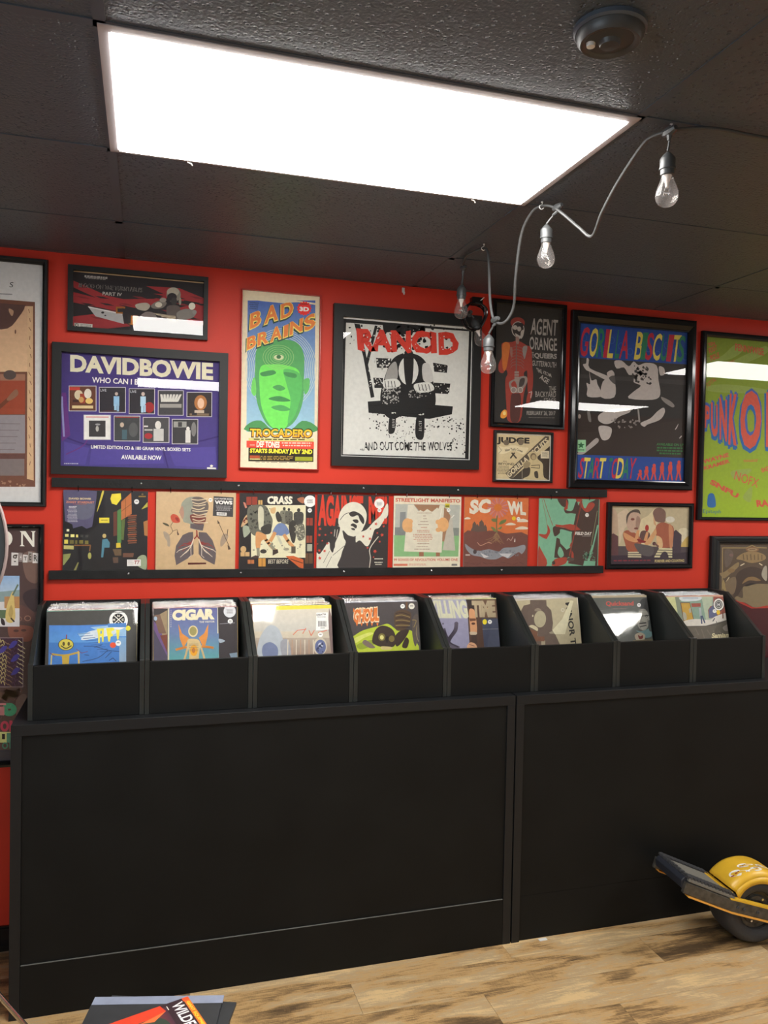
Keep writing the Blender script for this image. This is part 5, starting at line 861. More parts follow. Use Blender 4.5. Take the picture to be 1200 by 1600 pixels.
# shiny silvery cover
a = Sheet(BQ[2], (370, 910, 6)); a.fill((206, 198, 176), (176, 156, 136)); a.poly([(130, 200), (890, 180), (890, 242), (140, 268)], (226, 206, 70)); a.grad(150, 262, 890, 460, (204, 196, 180), (190, 186, 176)); a.grad(160, 520, 910, 700, (170, 156, 140), (146, 124, 110)); a.sm([(190, 560), (250, 440), (320, 400), (400, 470), (440, 700), (200, 700)], (170, 176, 182)); a.sm([(230, 600), (300, 560), (370, 610), (360, 700), (240, 700)], (110, 120, 150)); a.sm([(400, 560), (470, 540), (500, 700), (420, 700)], (150, 150, 156))
for i in range(8): a.line([(470+i*40, 540), (466+i*41, 700)], 8, (176, 140, 116) if i % 2 else (206, 196, 176))
for p in ([(520, 490), (560, 450), (640, 440)], [(610, 480), (640, 430)], [(670, 450), (690, 500), (720, 450)], [(760, 470), (840, 450)]): a.line(p, 8, (206, 120, 96))
a.ell(775, 600, 64, 84, (196, 186, 166)); a.ell(778, 605, 52, 68, (100, 108, 146)); a.ell(780, 590, 24, 26, (190, 196, 210)); a.spots(16, 740, 560, 820, 660, 6, 12, (60, 66, 96)); a.poly([(860, 240), (910, 400), (915, 660), (880, 660), (850, 400)], (120, 100, 96))
a.poly([(740, 285), (850, 280), (858, 442), (736, 452)], (232, 228, 222)); a.text('DEATH', (742, 314), (830, 308), (742, 296), (70, 68, 68), 0.03); a.greek(746, 320, 836, 334, 1, (150, 146, 146))
for i in range(10): a.rect(756+i*8, 362, 760+i*8, 415, INK)
a.greek(776, 424, 820, 436, 1, INK); sticker(a, 778, 490, 23)
BS.append((a, 'record with a shiny silver and tan cover and a white barcode label'))
# lime swoosh on charcoal
a = Sheet(BQ[3], (540, 915, 8)); a.fill((78, 72, 72), (70, 64, 64)); lm = (176, 190, 60); bk = (62, 50, 44)
a.sm([(-30, 700), (80, 630), (200, 560), (420, 500), (520, 480), (640, 560), (800, 560), (840, 640), (850, 900), (-20, 1200), (-40, 900)], lm, 4); a.sm([(90, 660), (260, 590), (330, 600), (200, 660), (100, 720)], (206, 210, 110)); a.sm([(120, 740), (300, 680), (360, 720), (180, 800)], (140, 156, 50))
a.sm([(310, 690), (350, 560), (440, 500), (560, 540), (610, 640), (590, 760), (450, 770), (350, 740)], bk, 4); a.ell(435, 645, 44, 48, (120, 110, 60)); a.ell(435, 648, 24, 28, (214, 206, 130)); a.ell(560, 665, 36, 40, (120, 106, 60)); a.sm([(480, 650), (520, 640), (500, 720)], (40, 34, 32)); a.sm([(430, 760), (560, 770), (540, 800), (440, 800)], (196, 180, 120)); a.sm([(190, 720), (230, 680), (350, 770), (280, 780)], (120, 104, 96)); a.sm([(600, 640), (680, 560), (780, 560), (700, 700), (620, 760)], bk); a.sm([(690, 760), (740, 650), (780, 690), (750, 780)], bk)
a.sm([(600, 340), (700, 300), (800, 340), (800, 440), (740, 540), (620, 560), (590, 440)], (84, 66, 52), 4)
for i in range(7): a.line([(610, 350+i*30), (690, 335+i*32), (790, 370+i*26)], 8, (150, 130, 80) if i % 2 else (50, 42, 40), 3)
a.line([(750, 290), (750, 200)], 22, (104, 76, 54)); a.line([(820, 190), (870, 180)], 8, (130, 96, 70)); a.sm([(830, 400), (890, 370), (900, 600), (860, 760), (820, 600)], (92, 82, 76)); a.line([(880, 500), (870, 600), (900, 700)], 6, (150, 136, 96), 3); a.line([(820, 430), (870, 440), (840, 520)], 8, (150, 130, 80), 3)
for g_, c in ((0.08, (236, 206, 170)), (0.0, (214, 118, 56))): a.text('GHOUL', (76, 470), (396, 444), (84, 300), c, 0.05, grow=g_, rough=5)
for x in (120, 180, 250, 310, 380): a.poly([(x-16, 470), (x+14, 466), (x, 512)], (214, 118, 56))
for x in (80, 156, 226, 306, 350): a.poly([(x-12, 330), (x+16, 326), (x, 276)], (214, 118, 56))
sticker(a, 698, 258, 28); sticker(a, 812, 258, 38, (214, 210, 196)); a.poly([(-40, 165), (890, 165), (890, 178), (-40, 220)], (130, 128, 128))
BS.append((a, 'record with a charcoal cover, jagged orange title and lime green swoosh'))
# lilac cover
a = Sheet(BQ[4], (650, 915, 8.57)); a.fill((150, 146, 168), (142, 140, 168)); a.poly([(120, 180), (660, 185), (690, 440), (260, 440)], (166, 164, 180)); a.poly([(655, 185), (1080, 180), (1200, 1200), (720, 1200)], (84, 62, 52)); a.poly([(640, 185), (720, 185), (760, 320), (690, 330)], (54, 44, 42)); a.poly([(860, 440), (1090, 440), (1130, 800), (1180, 1300), (900, 1300), (890, 800)], (70, 74, 92)); a.line([(870, 585), (1100, 580)], 6, (130, 126, 130)); a.poly([(850, 180), (1060, 180), (1080, 430), (870, 430)], (110, 84, 66)); a.poly([(930, 300), (990, 280), (990, 400), (940, 400)], (206, 150, 96))
a.sm([(690, 330), (750, 320), (770, 380), (790, 500), (790, 640), (720, 660), (700, 560)], (206, 150, 108)); a.poly([(690, 440), (780, 440), (780, 470), (700, 480)], (110, 72, 54)); a.ell(745, 510, 26, 16, (90, 56, 44)); a.sm([(700, 620), (790, 625), (780, 660), (710, 660)], (196, 176, 150)); a.poly([(715, 660), (790, 660), (800, 770), (720, 770)], (70, 54, 48)); a.sm([(665, 800), (710, 760), (780, 790), (790, 860), (670, 850)], (206, 156, 120)); a.line([(690, 790), (760, 810)], 8, (110, 72, 60))
st = (92, 84, 98); a.line([(515, 510), (500, 600), (430, 700), (400, 770)], 52, st, 4); a.line([(340, 590), (370, 680), (420, 780), (540, 840)], 56, st, 4); a.ell(515, 512, 28, 28, st); a.ell(334, 512, 12, 12, st); a.poly([(330, 700), (420, 780), (560, 850), (600, 1300), (300, 1300)], st)
a.text('KILLING', (190, 430), (680, 432), (150, 205), (206, 204, 176), 0.03, grow=0.03); a.text('TIME', (740, 420), (1050, 418), (724, 208), (176, 158, 128), 0.05, grow=0.02); a.ell(900, 486, 30, 36, (230, 210, 50)); sticker(a, 970, 486, 28); a.poly([(100, 160), (1060, 150), (1060, 178), (100, 188)], (206, 206, 130))
BS.append((a, 'record with a lilac cover, dark brush stroke and half a peering face'))
# beige and brown
a = Sheet(BQ[5], (780, 915, 8)); a.fill((186, 174, 142), (180, 168, 138)); br = (104, 88, 78)
a.poly([(370, 180), (575, 180), (580, 250), (640, 310), (665, 470), (655, 560), (690, 600), (760, 745), (900, 1100), (250, 1100), (340, 560), (250, 330), (290, 250), (370, 230)], br); a.ell(500, 420, 76, 106, (178, 168, 138)); a.sm([(430, 300), (470, 280), (510, 300), (505, 318), (440, 322)], (140, 126, 108)); a.sm([(360, 510), (410, 495), (470, 530), (470, 570), (420, 545)], (206, 194, 160)); a.ell(407, 380, 8, 14, (206, 196, 166)); a.poly([(456, 590), (470, 585), (472, 625), (455, 630)], (206, 196, 166)); a.rect(520, 690, 570, 760, (160, 148, 124)); a.sm([(620, 590), (670, 570), (690, 600), (640, 605)], (150, 140, 118)); a.poly([(360, 540), (470, 580), (470, 640), (560, 640), (560, 700), (460, 700), (460, 1100), (300, 1100)], (120, 82, 62))
a.text('MINOR THREAT', (815, 215), (960, 1150), (885, 205), (46, 42, 40), 0.03); a.poly([(880, 185), (920, 190), (820, 610), (690, 610), (660, 560), (780, 420)], (214, 206, 172)); a.poly([(960, 130), (978, 130), (1050, 760), (1040, 760)], (224, 218, 200)); a.ring(786, 306, 22, 24, 8, (206, 200, 180), 14); a.poly([(150, 180), (970, 130), (970, 150), (160, 190)], (206, 200, 190))
BS.append((a, 'record with a beige cover, brown silhouette and heavy vertical lettering'))
# grey cover with a face in glasses
a = Sheet(BQ[6], (910, 915, 10)); a.fill((92, 94, 88), (84, 86, 80)); a.poly([(60, 165), (1000, 150), (1000, 180), (80, 196)], (176, 160, 130)); a.sm([(880, 260), (940, 200), (1030, 220), (1050, 400), (900, 370)], (58, 58, 58)); a.ell(925, 530, 100, 172, (150, 146, 136)); a.ell(925, 530, 92, 162, (164, 160, 148)); a.line([(840, 480), (1030, 462)], 9, INK); a.ring(980, 474, 22, 20, 7, INK, 14); a.line([(870, 590), (970, 580)], 22, (70, 66, 62)); a.line([(880, 640), (970, 620)], 18, (80, 76, 72)); a.line([(900, 500), (890, 560), (930, 560)], 6, (90, 86, 80)); a.line([(840, 540), (870, 640), (900, 690)], 6, (110, 106, 98), 3); a.line([(1000, 520), (980, 640)], 6, (110, 106, 98)); a.line([(860, 400), (940, 380), (1000, 400)], 6, (110, 106, 98), 3)
a.sm([(810, 700), (900, 710), (1050, 660), (1080, 720), (1040, 800), (940, 810), (900, 760)], (110, 140, 140)); a.sm([(800, 760), (880, 730), (950, 770), (930, 850), (820, 850), (790, 800)], (176, 160, 138)); a.sm([(840, 770), (880, 790), (915, 770), (915, 820), (860, 830)], (120, 50, 44)); a.poly([(760, 850), (1120, 830), (1140, 900), (760, 900)], (110, 100, 76)); a.poly([(1070, 800), (1130, 795), (1140, 880), (1076, 880)], (170, 180, 110)); a.sm([(1010, 540), (1080, 600), (1080, 700), (1020, 700)], (70, 76, 74))
a.text('Quicksand', (342, 330), (780, 325), (342, 245), (200, 84, 72), 0.03); a.greek(440, 356, 680, 372, 1, (150, 120, 110)); sticker(a, 866, 304, 30)
BS.append((a, 'record with a grey cover and a drawn bespectacled face'))
# painted street
a = Sheet(BQ[7], (1020, 910, 8.57)); a.fill((150, 166, 150), (140, 140, 128)); a.poly([(150, 190), (280, 190), (320, 400), (250, 400)], (206, 206, 150)); a.poly([(280, 190), (350, 190), (390, 500), (320, 420)], (130, 140, 120)); a.poly([(350, 190), (640, 185), (700, 500), (400, 520)], (136, 160, 142)); a.sm([(355, 195), (640, 190), (620, 236), (520, 250), (380, 250)], (206, 212, 214)); a.greek(380, 205, 610, 222, 1, (110, 120, 150)); a.poly([(352, 268), (486, 268), (540, 505), (395, 520)], (110, 80, 60)); a.poly([(364, 278), (480, 276), (530, 500), (404, 512)], (196, 156, 66)); a.sm([(390, 400), (430, 420), (440, 490), (400, 500)], (176, 170, 150)); a.poly([(470, 360), (495, 330), (505, 400), (476, 410)], (176, 170, 150)); a.poly([(500, 280), (630, 278), (630, 325), (510, 330)], (160, 84, 70)); a.poly([(640, 185), (790, 185), (760, 500), (700, 500)], (176, 186, 160)); a.poly([(760, 320), (800, 310), (800, 190), (960, 185), (990, 420), (840, 470), (740, 480), (730, 370)], (150, 80, 66)); a.poly([(740, 360), (790, 310), (850, 360), (850, 460), (745, 480)], (96, 100, 130))
a.sm([(400, 520), (560, 490), (740, 500), (840, 450), (990, 410), (1000, 490), (820, 560), (700, 580), (500, 590), (440, 580)], (218, 210, 198), 4); a.poly([(440, 585), (700, 580), (1000, 500), (1060, 1200), (560, 1200)], (104, 96, 84)); a.sm([(930, 600), (1010, 560), (1020, 640), (960, 650)], (150, 140, 130)); a.line([(500, 590), (820, 570), (1000, 495)], 5, (70, 64, 60), 3); a.line([(620, 350), (630, 450)], 30, (170, 176, 176)); a.line([(635, 450), (645, 550)], 18, (76, 84, 110)); a.line([(650, 450), (685, 540)], 18, (76, 84, 110)); a.line([(820, 480), (795, 520)], 12, (60, 60, 64)); a.line([(930, 400), (932, 480)], 16, (120, 80, 60)); a.line([(840, 520), (850, 545)], 8, (70, 66, 66))
for i in range(5): a.line([(560+i*80, 620+i*9), (600+i*80, 700+(i % 2)*40)], 14, (120, 110, 96))
a.ell(874, 298, 76, 88, (60, 54, 54)); a.ell(874, 296, 70, 80, (226, 222, 214)); a.ell(874, 296, 52, 60, (96, 96, 94)); a.ring(874, 296, 40, 46, 5, (214, 210, 204), 20); a.text('H', (858, 316), (890, 316), (858, 278), (226, 224, 220), 0.03); sticker(a, 818, 384, 26); a.ell(868, 400, 25, 32, (226, 190, 50))
a.text('Samiam', (776, 748), (1026, 736), (786, 680), (226, 214, 170), 0.04); a.poly([(130, 160), (950, 170), (950, 190), (130, 195)], (206, 160, 136))
BS.append((a, 'record with a painted street scene cover and a round black and white sticker'))
EDGE = [(186, 170, 168), (150, 140, 140), (206, 204, 198), (120, 150, 150), (196, 120, 110), (70, 66, 66), (214, 200, 140), (176, 176, 186), (150, 70, 60), (206, 196, 176)]
EM = [mat('card_cover_%d' % i, tuple(lin(c) for c in e), 0.5) for i, e in enumerate(EDGE)]
rr = random.Random(11)
LEAN = [.08, .068, .08, .08, .08, .068, .09, .08]
ORD = 'first second third fourth fifth sixth seventh eighth ninth tenth eleventh twelfth thirteenth fourteenth fifteenth sixteenth'.split()
GL = ['blue-fronted', 'purple-fronted', 'silver-fronted', 'lime-swoosh', 'lilac-fronted', 'beige-fronted', 'grey-fronted', 'street-painting']
for k in range(8):
    yt = YT[k]; sh, lb = BS[k]; lo = 0.259+PITCH*k+0.0185; xr = max(XR[k], lo+0.004+0.314); ln = LEAN[k]
    record(lb, (xr-0.314, yt, 1.352), (0.314, 0, 0), (0, -ln, -0.307), sh)
    # records filed behind the front one
    n = max(4, int((-0.045-yt)/0.0105)); 
    for i in range(1, n+1):
        f = i/n; y = yt+(-0.036-yt)*f; h = 0.307+rr.uniform(-0.004, 0.003); lean = ln-(ln-0.045)*f; dx = rr.uniform(-0.006, 0.004) if k in (0, 1, 2) else rr.uniform(-0.010, 0.0)
        hi = lo+PITCH-0.037; xa = min(max(xr-0.314+dx, lo+0.003), hi-0.318)
        tl = Vector((xa, y, 1.045+h)); rt = Vector((0.314, 0, 0)); dn = Vector((0, -lean, -h))
        t = root('vinyl_record', 'sleeved record, %s behind the front one in the %s bin' % (ORD[i-1], GL[k]), 'record', tl+rt*0.5+dn, 'records filed in the %s bin' % GL[k])
        nn = Vector((0, h, -lean)).normalized()
        vs = [tl+a_+b_+nn*c_ for c_ in (0.0, 0.0035) for a_, b_ in ((rt*0, dn*0), (rt, dn*0), (rt, dn), (rt*0, dn))]
        build('cover', MB().add(vs, [(0, 1, 2, 3), (7, 6, 5, 4), (0, 4, 5, 1), (1, 5, 6, 2), (2, 6, 7, 3), (3, 7, 4, 0)]), rr.choice(EM), t)
        # crinkled open top of the plastic sleeve
        N = 24; top = []; bot = []
        for q in range(N+1):
            top.append(tl+rt*(q/N)+Vector((0, 0.0018+rr.uniform(-0.0025, 0.003), 0.004+rr.uniform(0, 0.005)))); bot.append(tl+rt*(q/N)+dn*0.12+Vector((0, -0.0005, 0))-nn*0.0008)
        build('plastic_sleeve', MB().loops([bot, top], closed=False), M_PLASTICTOP, t)

# ---------------------------------------------------------------- string lights
t = root('string_light', 'grey cable string of clear glass bulbs looping under the ceiling', 'string lights', (1.8, -0.9, H))
cab = [(2.55, -1.75, 2.70), (2.3, -1.70, 2.703), (2.107, -1.686, 2.704), (1.968, -1.685, 2.706), (1.90, -1.665, 2.707), (1.85, -1.648, 2.700), (1.832, -1.60, 2.703), (1.827, -1.56, 2.69), (1.835, -1.45, 2.645), (1.844, -1.36, 2.595), (1.863, -1.28, 2.558), (1.855, -1.22, 2.60), (1.831, -1.17, 2.652), (1.82, -1.12, 2.690), (1.805, -1.085, 2.703), (1.787, -1.05, 2.694), (1.776, -1.0, 2.640), (1.783, -0.95, 2.522), (1.801, -0.9, 2.431), (1.783, -0.87, 2.385), (1.764, -0.83, 2.40), (1.761, -0.8, 2.471), (1.776, -0.75, 2.595), (1.795, -0.69, 2.672), (1.803, -0.64, 2.700), (1.793, -0.59, 2.704), (1.787, -0.52, 2.704), (1.804, -0.44, 2.700), (1.82, -0.40, 2.694), (1.835, -0.36, 2.64), (1.87, -0.27, 2.585), (1.93, -0.16, 2.575), (1.975, -0.10, 2.60)]
build('cable', MB().tube(cab, 0.0046, 8, 6), M_CABLE, t, smooth=True)
# coiled tail with the plug, hung on the wall
coil = []
for i in range(40):
    an = i*2*math.pi/13; coil.append((2.00+0.052*math.cos(an)+0.004*math.sin(3*an), -0.085+0.02*math.sin(an*0.7)-0.0004*i, 2.585+0.058*math.sin(an)+0.004*math.cos(2*an)))
build('cable_coil', MB().tube(coil, 0.0042, 6, 3), M_FRAMEGLOSS, t, smooth=True, label='black coiled tail of the cable')
build('plug', MB().box(1.985, 2.035, -0.105, -0.07, 2.632, 2.665), M_FRAMEGLOSS, t, bev=0.004, label='black mains plug')
build('cable_tie', MB().tube([(2.02, -0.112, 2.648), (2.035, -0.115, 2.662)], 0.002, 6), M_WHITEMETAL, t, label='white cable tie')
def bulb(tee, top, axis=(0, 0, -1), tilt=None):
    """drop wire, tee, socket and clear S-shaped bulb hanging from a point of the cable"""
    tee, top = Vector(tee), Vector(top); ax = Vector(axis).normalized()
    q = Vector((0, 0, -1)).rotation_difference(ax).to_matrix().to_4x4(); M = Matrix.Translation(top) @ q
    build('tee', MB().tube([tee+Vector((-0.002, 0.022, 0.002)), tee, tee+Vector((0.002, -0.022, 0.002))], lambda u: 0.006+0.006*math.sin(math.pi*u), 8, 4).tube([tee, tee+Vector((0, 0, -0.012)), tee+(top-tee)*0.45], lambda u: 0.0095-0.006*u, 8, 3), M_SOCKET, t, smooth=True)
    build('drop_wire', MB().tube([tee+Vector((0, 0, -0.012)), tee+(top-tee)*0.5+Vector((0.002, 0, 0)), top-ax*0.002], 0.0032, 6, 3), M_CABLE, t, smooth=True)
    sk = build('socket', MB().lathe([(0.004, 0.0), (0.010, -0.006), (0.0165, -0.014), (0.0185, -0.018), (0.0185, -0.038), (0.0198, -0.0385), (0.0198, -0.043), (0.017, -0.0435), (0.0165, -0.056), (0.015, -0.057)], (0, 0, 0), n=20).xf(M), M_SOCKET, t, smooth=True)
    b = build('bulb', MB().lathe([(0.0145, -0.056), (0.0150, -0.064), (0.0185, -0.075), (0.0235, -0.088), (0.0268, -0.100), (0.0272, -0.109), (0.0245, -0.119), (0.0185, -0.127), (0.010, -0.1315), (0.0004, -0.133)], (0, 0, 0), n=24, cap0=False).xf(M), M_BULB, t, smooth=True, label='clear glass bulb')
    build('stem', MB().lathe([(0.011, -0.057), (0.009, -0.064), (0.005, -0.075), (0.004, -0.086), (0.0006, -0.088)], (0, 0, 0), n=10).xf(M), M_FILAMENT, b, smooth=True)
    fil = [(-0.010, 0, -0.106), (-0.006, 0.003, -0.099), (-0.003, -0.003, -0.104), (0, 0.003, -0.097), (0.003, -0.003, -0.103), (0.006, 0.003, -0.098), (0.010, 0, -0.106)]
    build('filament', MB().tube(fil, 0.0013, 5, 3).tube([(-0.003, 0, -0.084), (-0.010, 0, -0.106)], 0.0008, 4).tube([(0.003, 0, -0.084), (0.010, 0, -0.106)], 0.0008, 4).xf(M), M_STEEL, b)
bulb((1.85, -1.648, 2.699), (1.848, -1.647, 2.650))
bulb((1.829, -1.135, 2.684), (1.809, -1.105, 2.640))
bulb((1.766, -0.835, 2.399), (1.75, -0.82, 2.352))
bulb((1.82, -0.40, 2.692), (1.815, -0.40, 2.628))
bulb((1.985, -0.07, 2.60), (2.005, -0.075, 2.578), (0.22, -0.28, -0.93))
for i, (x, y, lb) in enumerate(((1.803, -0.638, 'white cup hook screwed into the ceiling nearest the red wall'), (1.802, -1.085, 'white cup hook in the ceiling by the corner of the light panel'), (1.85, -1.655, 'white cup hook in the ceiling holding the farthest bulb cable'))):
    o = build('cup_hook', MB().tube([(x, y, H+0.002), (x, y, H-0.008), (x-0.007, y, H-0.012), (x-0.009, y, H-0.018), (x-0.002, y, H-0.0235), (x+0.006, y, H-0.019)], 0.0013, 6, 3).lathe([(0.004, -0.0005), (0.004, -0.002)], (x, y, H), n=10), M_WHITEMETAL, loc=(x, y, H), smooth=True)
    tag(o, lb, 'hook', 'cup hooks')
o = build('wall_hook', MB().tube([(1.709, WY-0.002, 2.702), (1.709, WY-0.004, 2.685), (1.709, WY-0.014, 2.674), (1.709, WY-0.022, 2.682)], 0.0022, 6, 4).box(1.703, 1.715, WY-0.003, WY-0.0002, 2.685, 2.706), M_WHITEMETAL, loc=(1.709, WY, 2.67), smooth=True)
tag(o, 'small white hook high on the red wall above the square poster', 'hook')

# ---------------------------------------------------------------- one-wheeled electric board
t = root('electric_board', 'yellow and black one-wheeled electric skateboard tilted on the floor by the counter', 'skateboard', (3.045, -0.64, 0))
PIT, YAW = math.radians(17.3), math.radians(-5)
BM = Matrix.Translation((3.04, -0.64, 0.142)) @ Matrix.Rotation(YAW, 4, 'Z') @ Matrix.Rotation(PIT, 4, 'Y')
WM = Matrix.Translation((3.04, -0.64, 0.142)) @ Matrix.Rotation(YAW, 4, 'Z')
tire = MB().lathe([(0.074, -0.066), (0.088, -0.080), (0.112, -0.083), (0.128, -0.074), (0.138, -0.052), (0.1415, -0.02), (0.1415, 0.02), (0.138, 0.052), (0.128, 0.074), (0.112, 0.083), (0.088, 0.080), (0.074, 0.066)], (0, 0, 0), 'y', 48, False, False).xf(WM)
build('tire', tire, M_TIRE, t, smooth=True)
hub = MB()
hp = [(0.0005, 0.058), (0.036, 0.058), (0.040, 0.066), (0.056, 0.064), (0.060, 0.056), (0.074, 0.060), (0.076, 0.070)]
hub.lathe([(r, -h) for r, h in hp]+hp[::-1], (0, 0, 0), 'y', 36, False, False)
build('hub', hub.xf(WM), M_ALU, t, smooth=True)
for k in range(6): build('hub_bolt', MB().lathe([(0.005, -0.064), (0.005, -0.070), (0.0005, -0.070)], (0.048*math.cos(k*math.pi/3), 0, 0.048*math.sin(k*math.pi/3)), 'y', 8, False).xf(WM), M_STEEL, t)
# rails: middle stretch level with the axle, both ends kicked up
RL = [(-0.385, 0.034), (-0.15, 0.010), (0.15, 0.010), (0.372, 0.046)]
for s_ in (-1, 1):
    y0, y1 = sorted((s_*0.098, s_*0.116))
    top = [(x, z+0.020) for x, z in RL]; bot = [(x, z-0.024) for x, z in RL]
    build('rail', MB().prism(top+bot[::-1], y0, y1, 1).xf(BM), M_ALU, t, bev=0.002)
    g0, g1 = sorted((s_*0.094, s_*0.121)); ge = [(x, z-0.0245) for x, z in RL]; gf = [(x, z-0.0305) for x, z in RL]
    ge[0] = (-0.36, ge[0][1]-0.004); gf[0] = (-0.36, gf[0][1]-0.004)
    build('rail_guard', MB().prism(ge+gf[::-1], g0, g1, 1).xf(BM), M_ORANGE, t, label='orange strip along the lower rail edge')
    for x in (-0.13, -0.10, -0.035, 0.035, 0.1): build('rail_bolt', MB().lathe([(0.007, s_*0.116), (0.007, s_*0.119), (0.003, s_*0.1195), (0.0005, s_*0.117)], (x, 0, 0.008), 'y', 10, False).xf(BM), M_SOCKET, t)
    build('axle_block', MB().box(-0.03, 0.03, *sorted((s_*0.084, s_*0.0985)), -0.012, 0.026).xf(BM), M_ALU, t, bev=0.003)
# foot pads with raised grip at their borders
for s_, nm in ((-1, 'front'), (1, 'rear')):
    a0, a1 = (0.152, 0.372); z0 = 0.031; z1 = 0.055 if s_ < 0 else 0.067
    P = [(s_*a0, z0), (s_*a1, z1), (s_*a1, z1+0.016), (s_*a0, z0+0.016)]
    f = build('foot_pad', MB().prism(P, -0.112, 0.112, 1).xf(BM), M_GRIP, t, bev=0.004)
    gp = MB()
    for i in range(13):
        u = (i+0.5)/13
        for side in (-1, 1):
            x = s_*(a0+(a1-a0)*u); z = z0+(z1-z0)*u+0.016
            gp.box(x-0.0055, x+0.0055, *sorted((side*0.070, side*0.112)), z-0.003, z+0.006)
    for i in range(9):
        x = s_*a1*0.985; z = z1+0.014; y = -0.1+0.025*i; gp.box(x-0.012, x+0.006, y-0.008, y+0.008, z-0.002, z+0.007)
    build('grip_blocks', gp.xf(BM), M_TIRE, f)
    bp = [(s_*(a1-0.015), z1+0.008), (s_*(a1+0.012), z1+0.012), (s_*(a1+0.022), z1-0.004), (s_*(a1+0.012), z1-0.032), (s_*(a1-0.02), z1-0.046), (s_*(a1-0.12), z1-0.062), (s_*(a1-0.19), z1-0.05), (s_*(a1-0.19), z0-0.002)]
    build('bumper', MB().prism(bp, -0.0975, 0.0975, 1).xf(BM), M_BUMPER, t, bev=0.003)
# fender: arched shell over the wheel with side cheeks and a flange along the rails
FR = 0.158; rings = []
def fend(u, v, off=0.0):
    """u: angle 0..pi along the wheel, v: -1..1 across"""
    r = FR+off; w_ = 0.088; c = abs(v); rr_ = r-0.022*max(0, (c-0.62)/0.38)**2
    x = -rr_*math.cos(u)*1.06; z = rr_*math.sin(u)*0.98; return Vector((x, v*w_, z+0.010))
NU, NV = 28, 14
fv = [fend(math.pi*(0.11+0.78*i/NU), -1+2*j/NV) for i in range(NU+1) for j in range(NV+1)]
ff = [(i*(NV+1)+j, i*(NV+1)+j+1, (i+1)*(NV+1)+j+1, (i+1)*(NV+1)+j) for i in range(NU) for j in range(NV)]
fm = MB().add(fv, ff)
for s_ in (-1, 1):      # cheeks: from the shell edge down to an arch above the tire
    o_ = [fend(math.pi*(0.11+0.78*i/NU), s_*1.0) for i in range(NU+1)]
    i_ = []
    for i in range(NU+1):
        an = math.pi*i/NU; i_.append(Vector((-0.112*math.cos(an)*(1.0), s_*0.092, 0.030+0.088*math.sin(an))))
    fm.loops([o_, i_], closed=False)
    fm.box(-0.172, 0.172, *sorted((s_*0.086, s_*0.1165)), 0.0305, 0.0365)
for s_ in (-1, 1): fm.box(*sorted((s_*0.146, s_*0.172)), -0.088, 0.088, 0.032, 0.052)
fd = build('fender', fm.xf(BM), M_YELLOW, t, smooth=True)
sm_ = fd.modifiers.new('thickness', 'SOLIDIFY'); sm_.thickness = 0.003; sm_.offset = -1
def fsticker(u0, v0, su, sv, rot, col, marks):
    """white hand-shaped vinyl sticker laid on the shell"""
    hand = [(-1, -.25), (-.95, .1), (-.45, .2), (-.3, .55), (.2, .6), (.75, .45), (1, .1), (.9, -.3), (.4, -.5), (-.1, -.45), (-.3, -.2)]
    def P(a_, b_, off):
        ca, sa = math.cos(rot), math.sin(rot); return fend(u0+(a_*ca-b_*sa)*su, v0+(a_*sa+b_*ca)*sv, off)
    pts = [(v.x, v.y) for v in catmull([Vector(p) for p in hand], 4, True)]
    tri = geometry.tessellate_polygon([[Vector((a_, b_, 0)) for a_, b_ in pts]])
    mb = MB(); cols = []; c0 = tuple(lin(x) for x in (226, 222, 212))
    mb.add([BM @ P(a_, b_, 0.0012) for a_, b_ in pts], tri); cols += [c0]*(3*len(tri))
    c1 = tuple(lin(x) for x in col); rs = random.Random(int(u0*100))
    for i in range(marks):
        a_, b_ = rs.uniform(-.1, .75), rs.uniform(-.3, .4); q = 0.11
        o = len(mb.v); mb.v += [BM @ P(a_-q, b_-q*.7, 0.0016), BM @ P(a_+q, b_-q*.3, 0.0016), BM @ P(a_+q*.6, b_+q, 0.0016), BM @ P(a_-q*.7, b_+q*.7, 0.0016)]; mb.f.append((o, o+1, o+2, o+3)); cols += [c1]*4
    build('sticker', mb, M_COVER, fd, label='white hand-shaped sticker with scribbles', cols=cols)
fsticker(0.80, -0.52, 0.24, 0.36, 2.6, (150, 50, 50), 7)
fsticker(1.12, -0.22, 0.20, 0.28, 2.9, (150, 110, 80), 5)
fsticker(1.22, -0.66, 0.20, 0.26, 0.1, (150, 110, 90), 5)
fsticker(1.55, -0.35, 0.18, 0.24, 2.9, (140, 140, 150), 4)

# ---------------------------------------------------------------- records and a magazine on a low table in the foreground
d1 = Vector((0.972, -0.234, 0)); d2 = Vector((-0.234, -0.972, 0)); c0 = Vector((0.531, -1.279, 0.0))
t = root('side_table', 'low black side table under the stacked records in the foreground', 'table', c0+d1*0.165+d2*0.16)
def rotbox(c, a0, a1, b0, b1, z0, z1): return MB().add([c+d1*a_+d2*b_+Vector((0, 0, z)) for a_ in (a0, a1) for b_ in (b0, b1) for z in (z0, z1)], [(0, 1, 3, 2), (4, 6, 7, 5), (0, 4, 5, 1), (2, 3, 7, 6), (0, 2, 6, 4), (1, 5, 7, 3)])
build('tabletop', rotbox(c0, 0.012, 0.338, 0.012, 0.34, 0.505, 0.53), M_FRAME, t, bev=0.003)
for a_ in (0.02, 0.30):
    for b_ in (0.02, 0.30): build('leg', rotbox(c0, a_, a_+0.03, b_, b_+0.03, 0, 0.505), M_FRAME, t)
M_LPBLACK = mat('matt_black_card', (0.028, 0.03, 0.033), 0.45, var=0.15, vscale=20)
M_FLAP = mat('milky_sleeve_plastic', (0.25, 0.28, 0.37), 0.3, var=0.1, vscale=30)
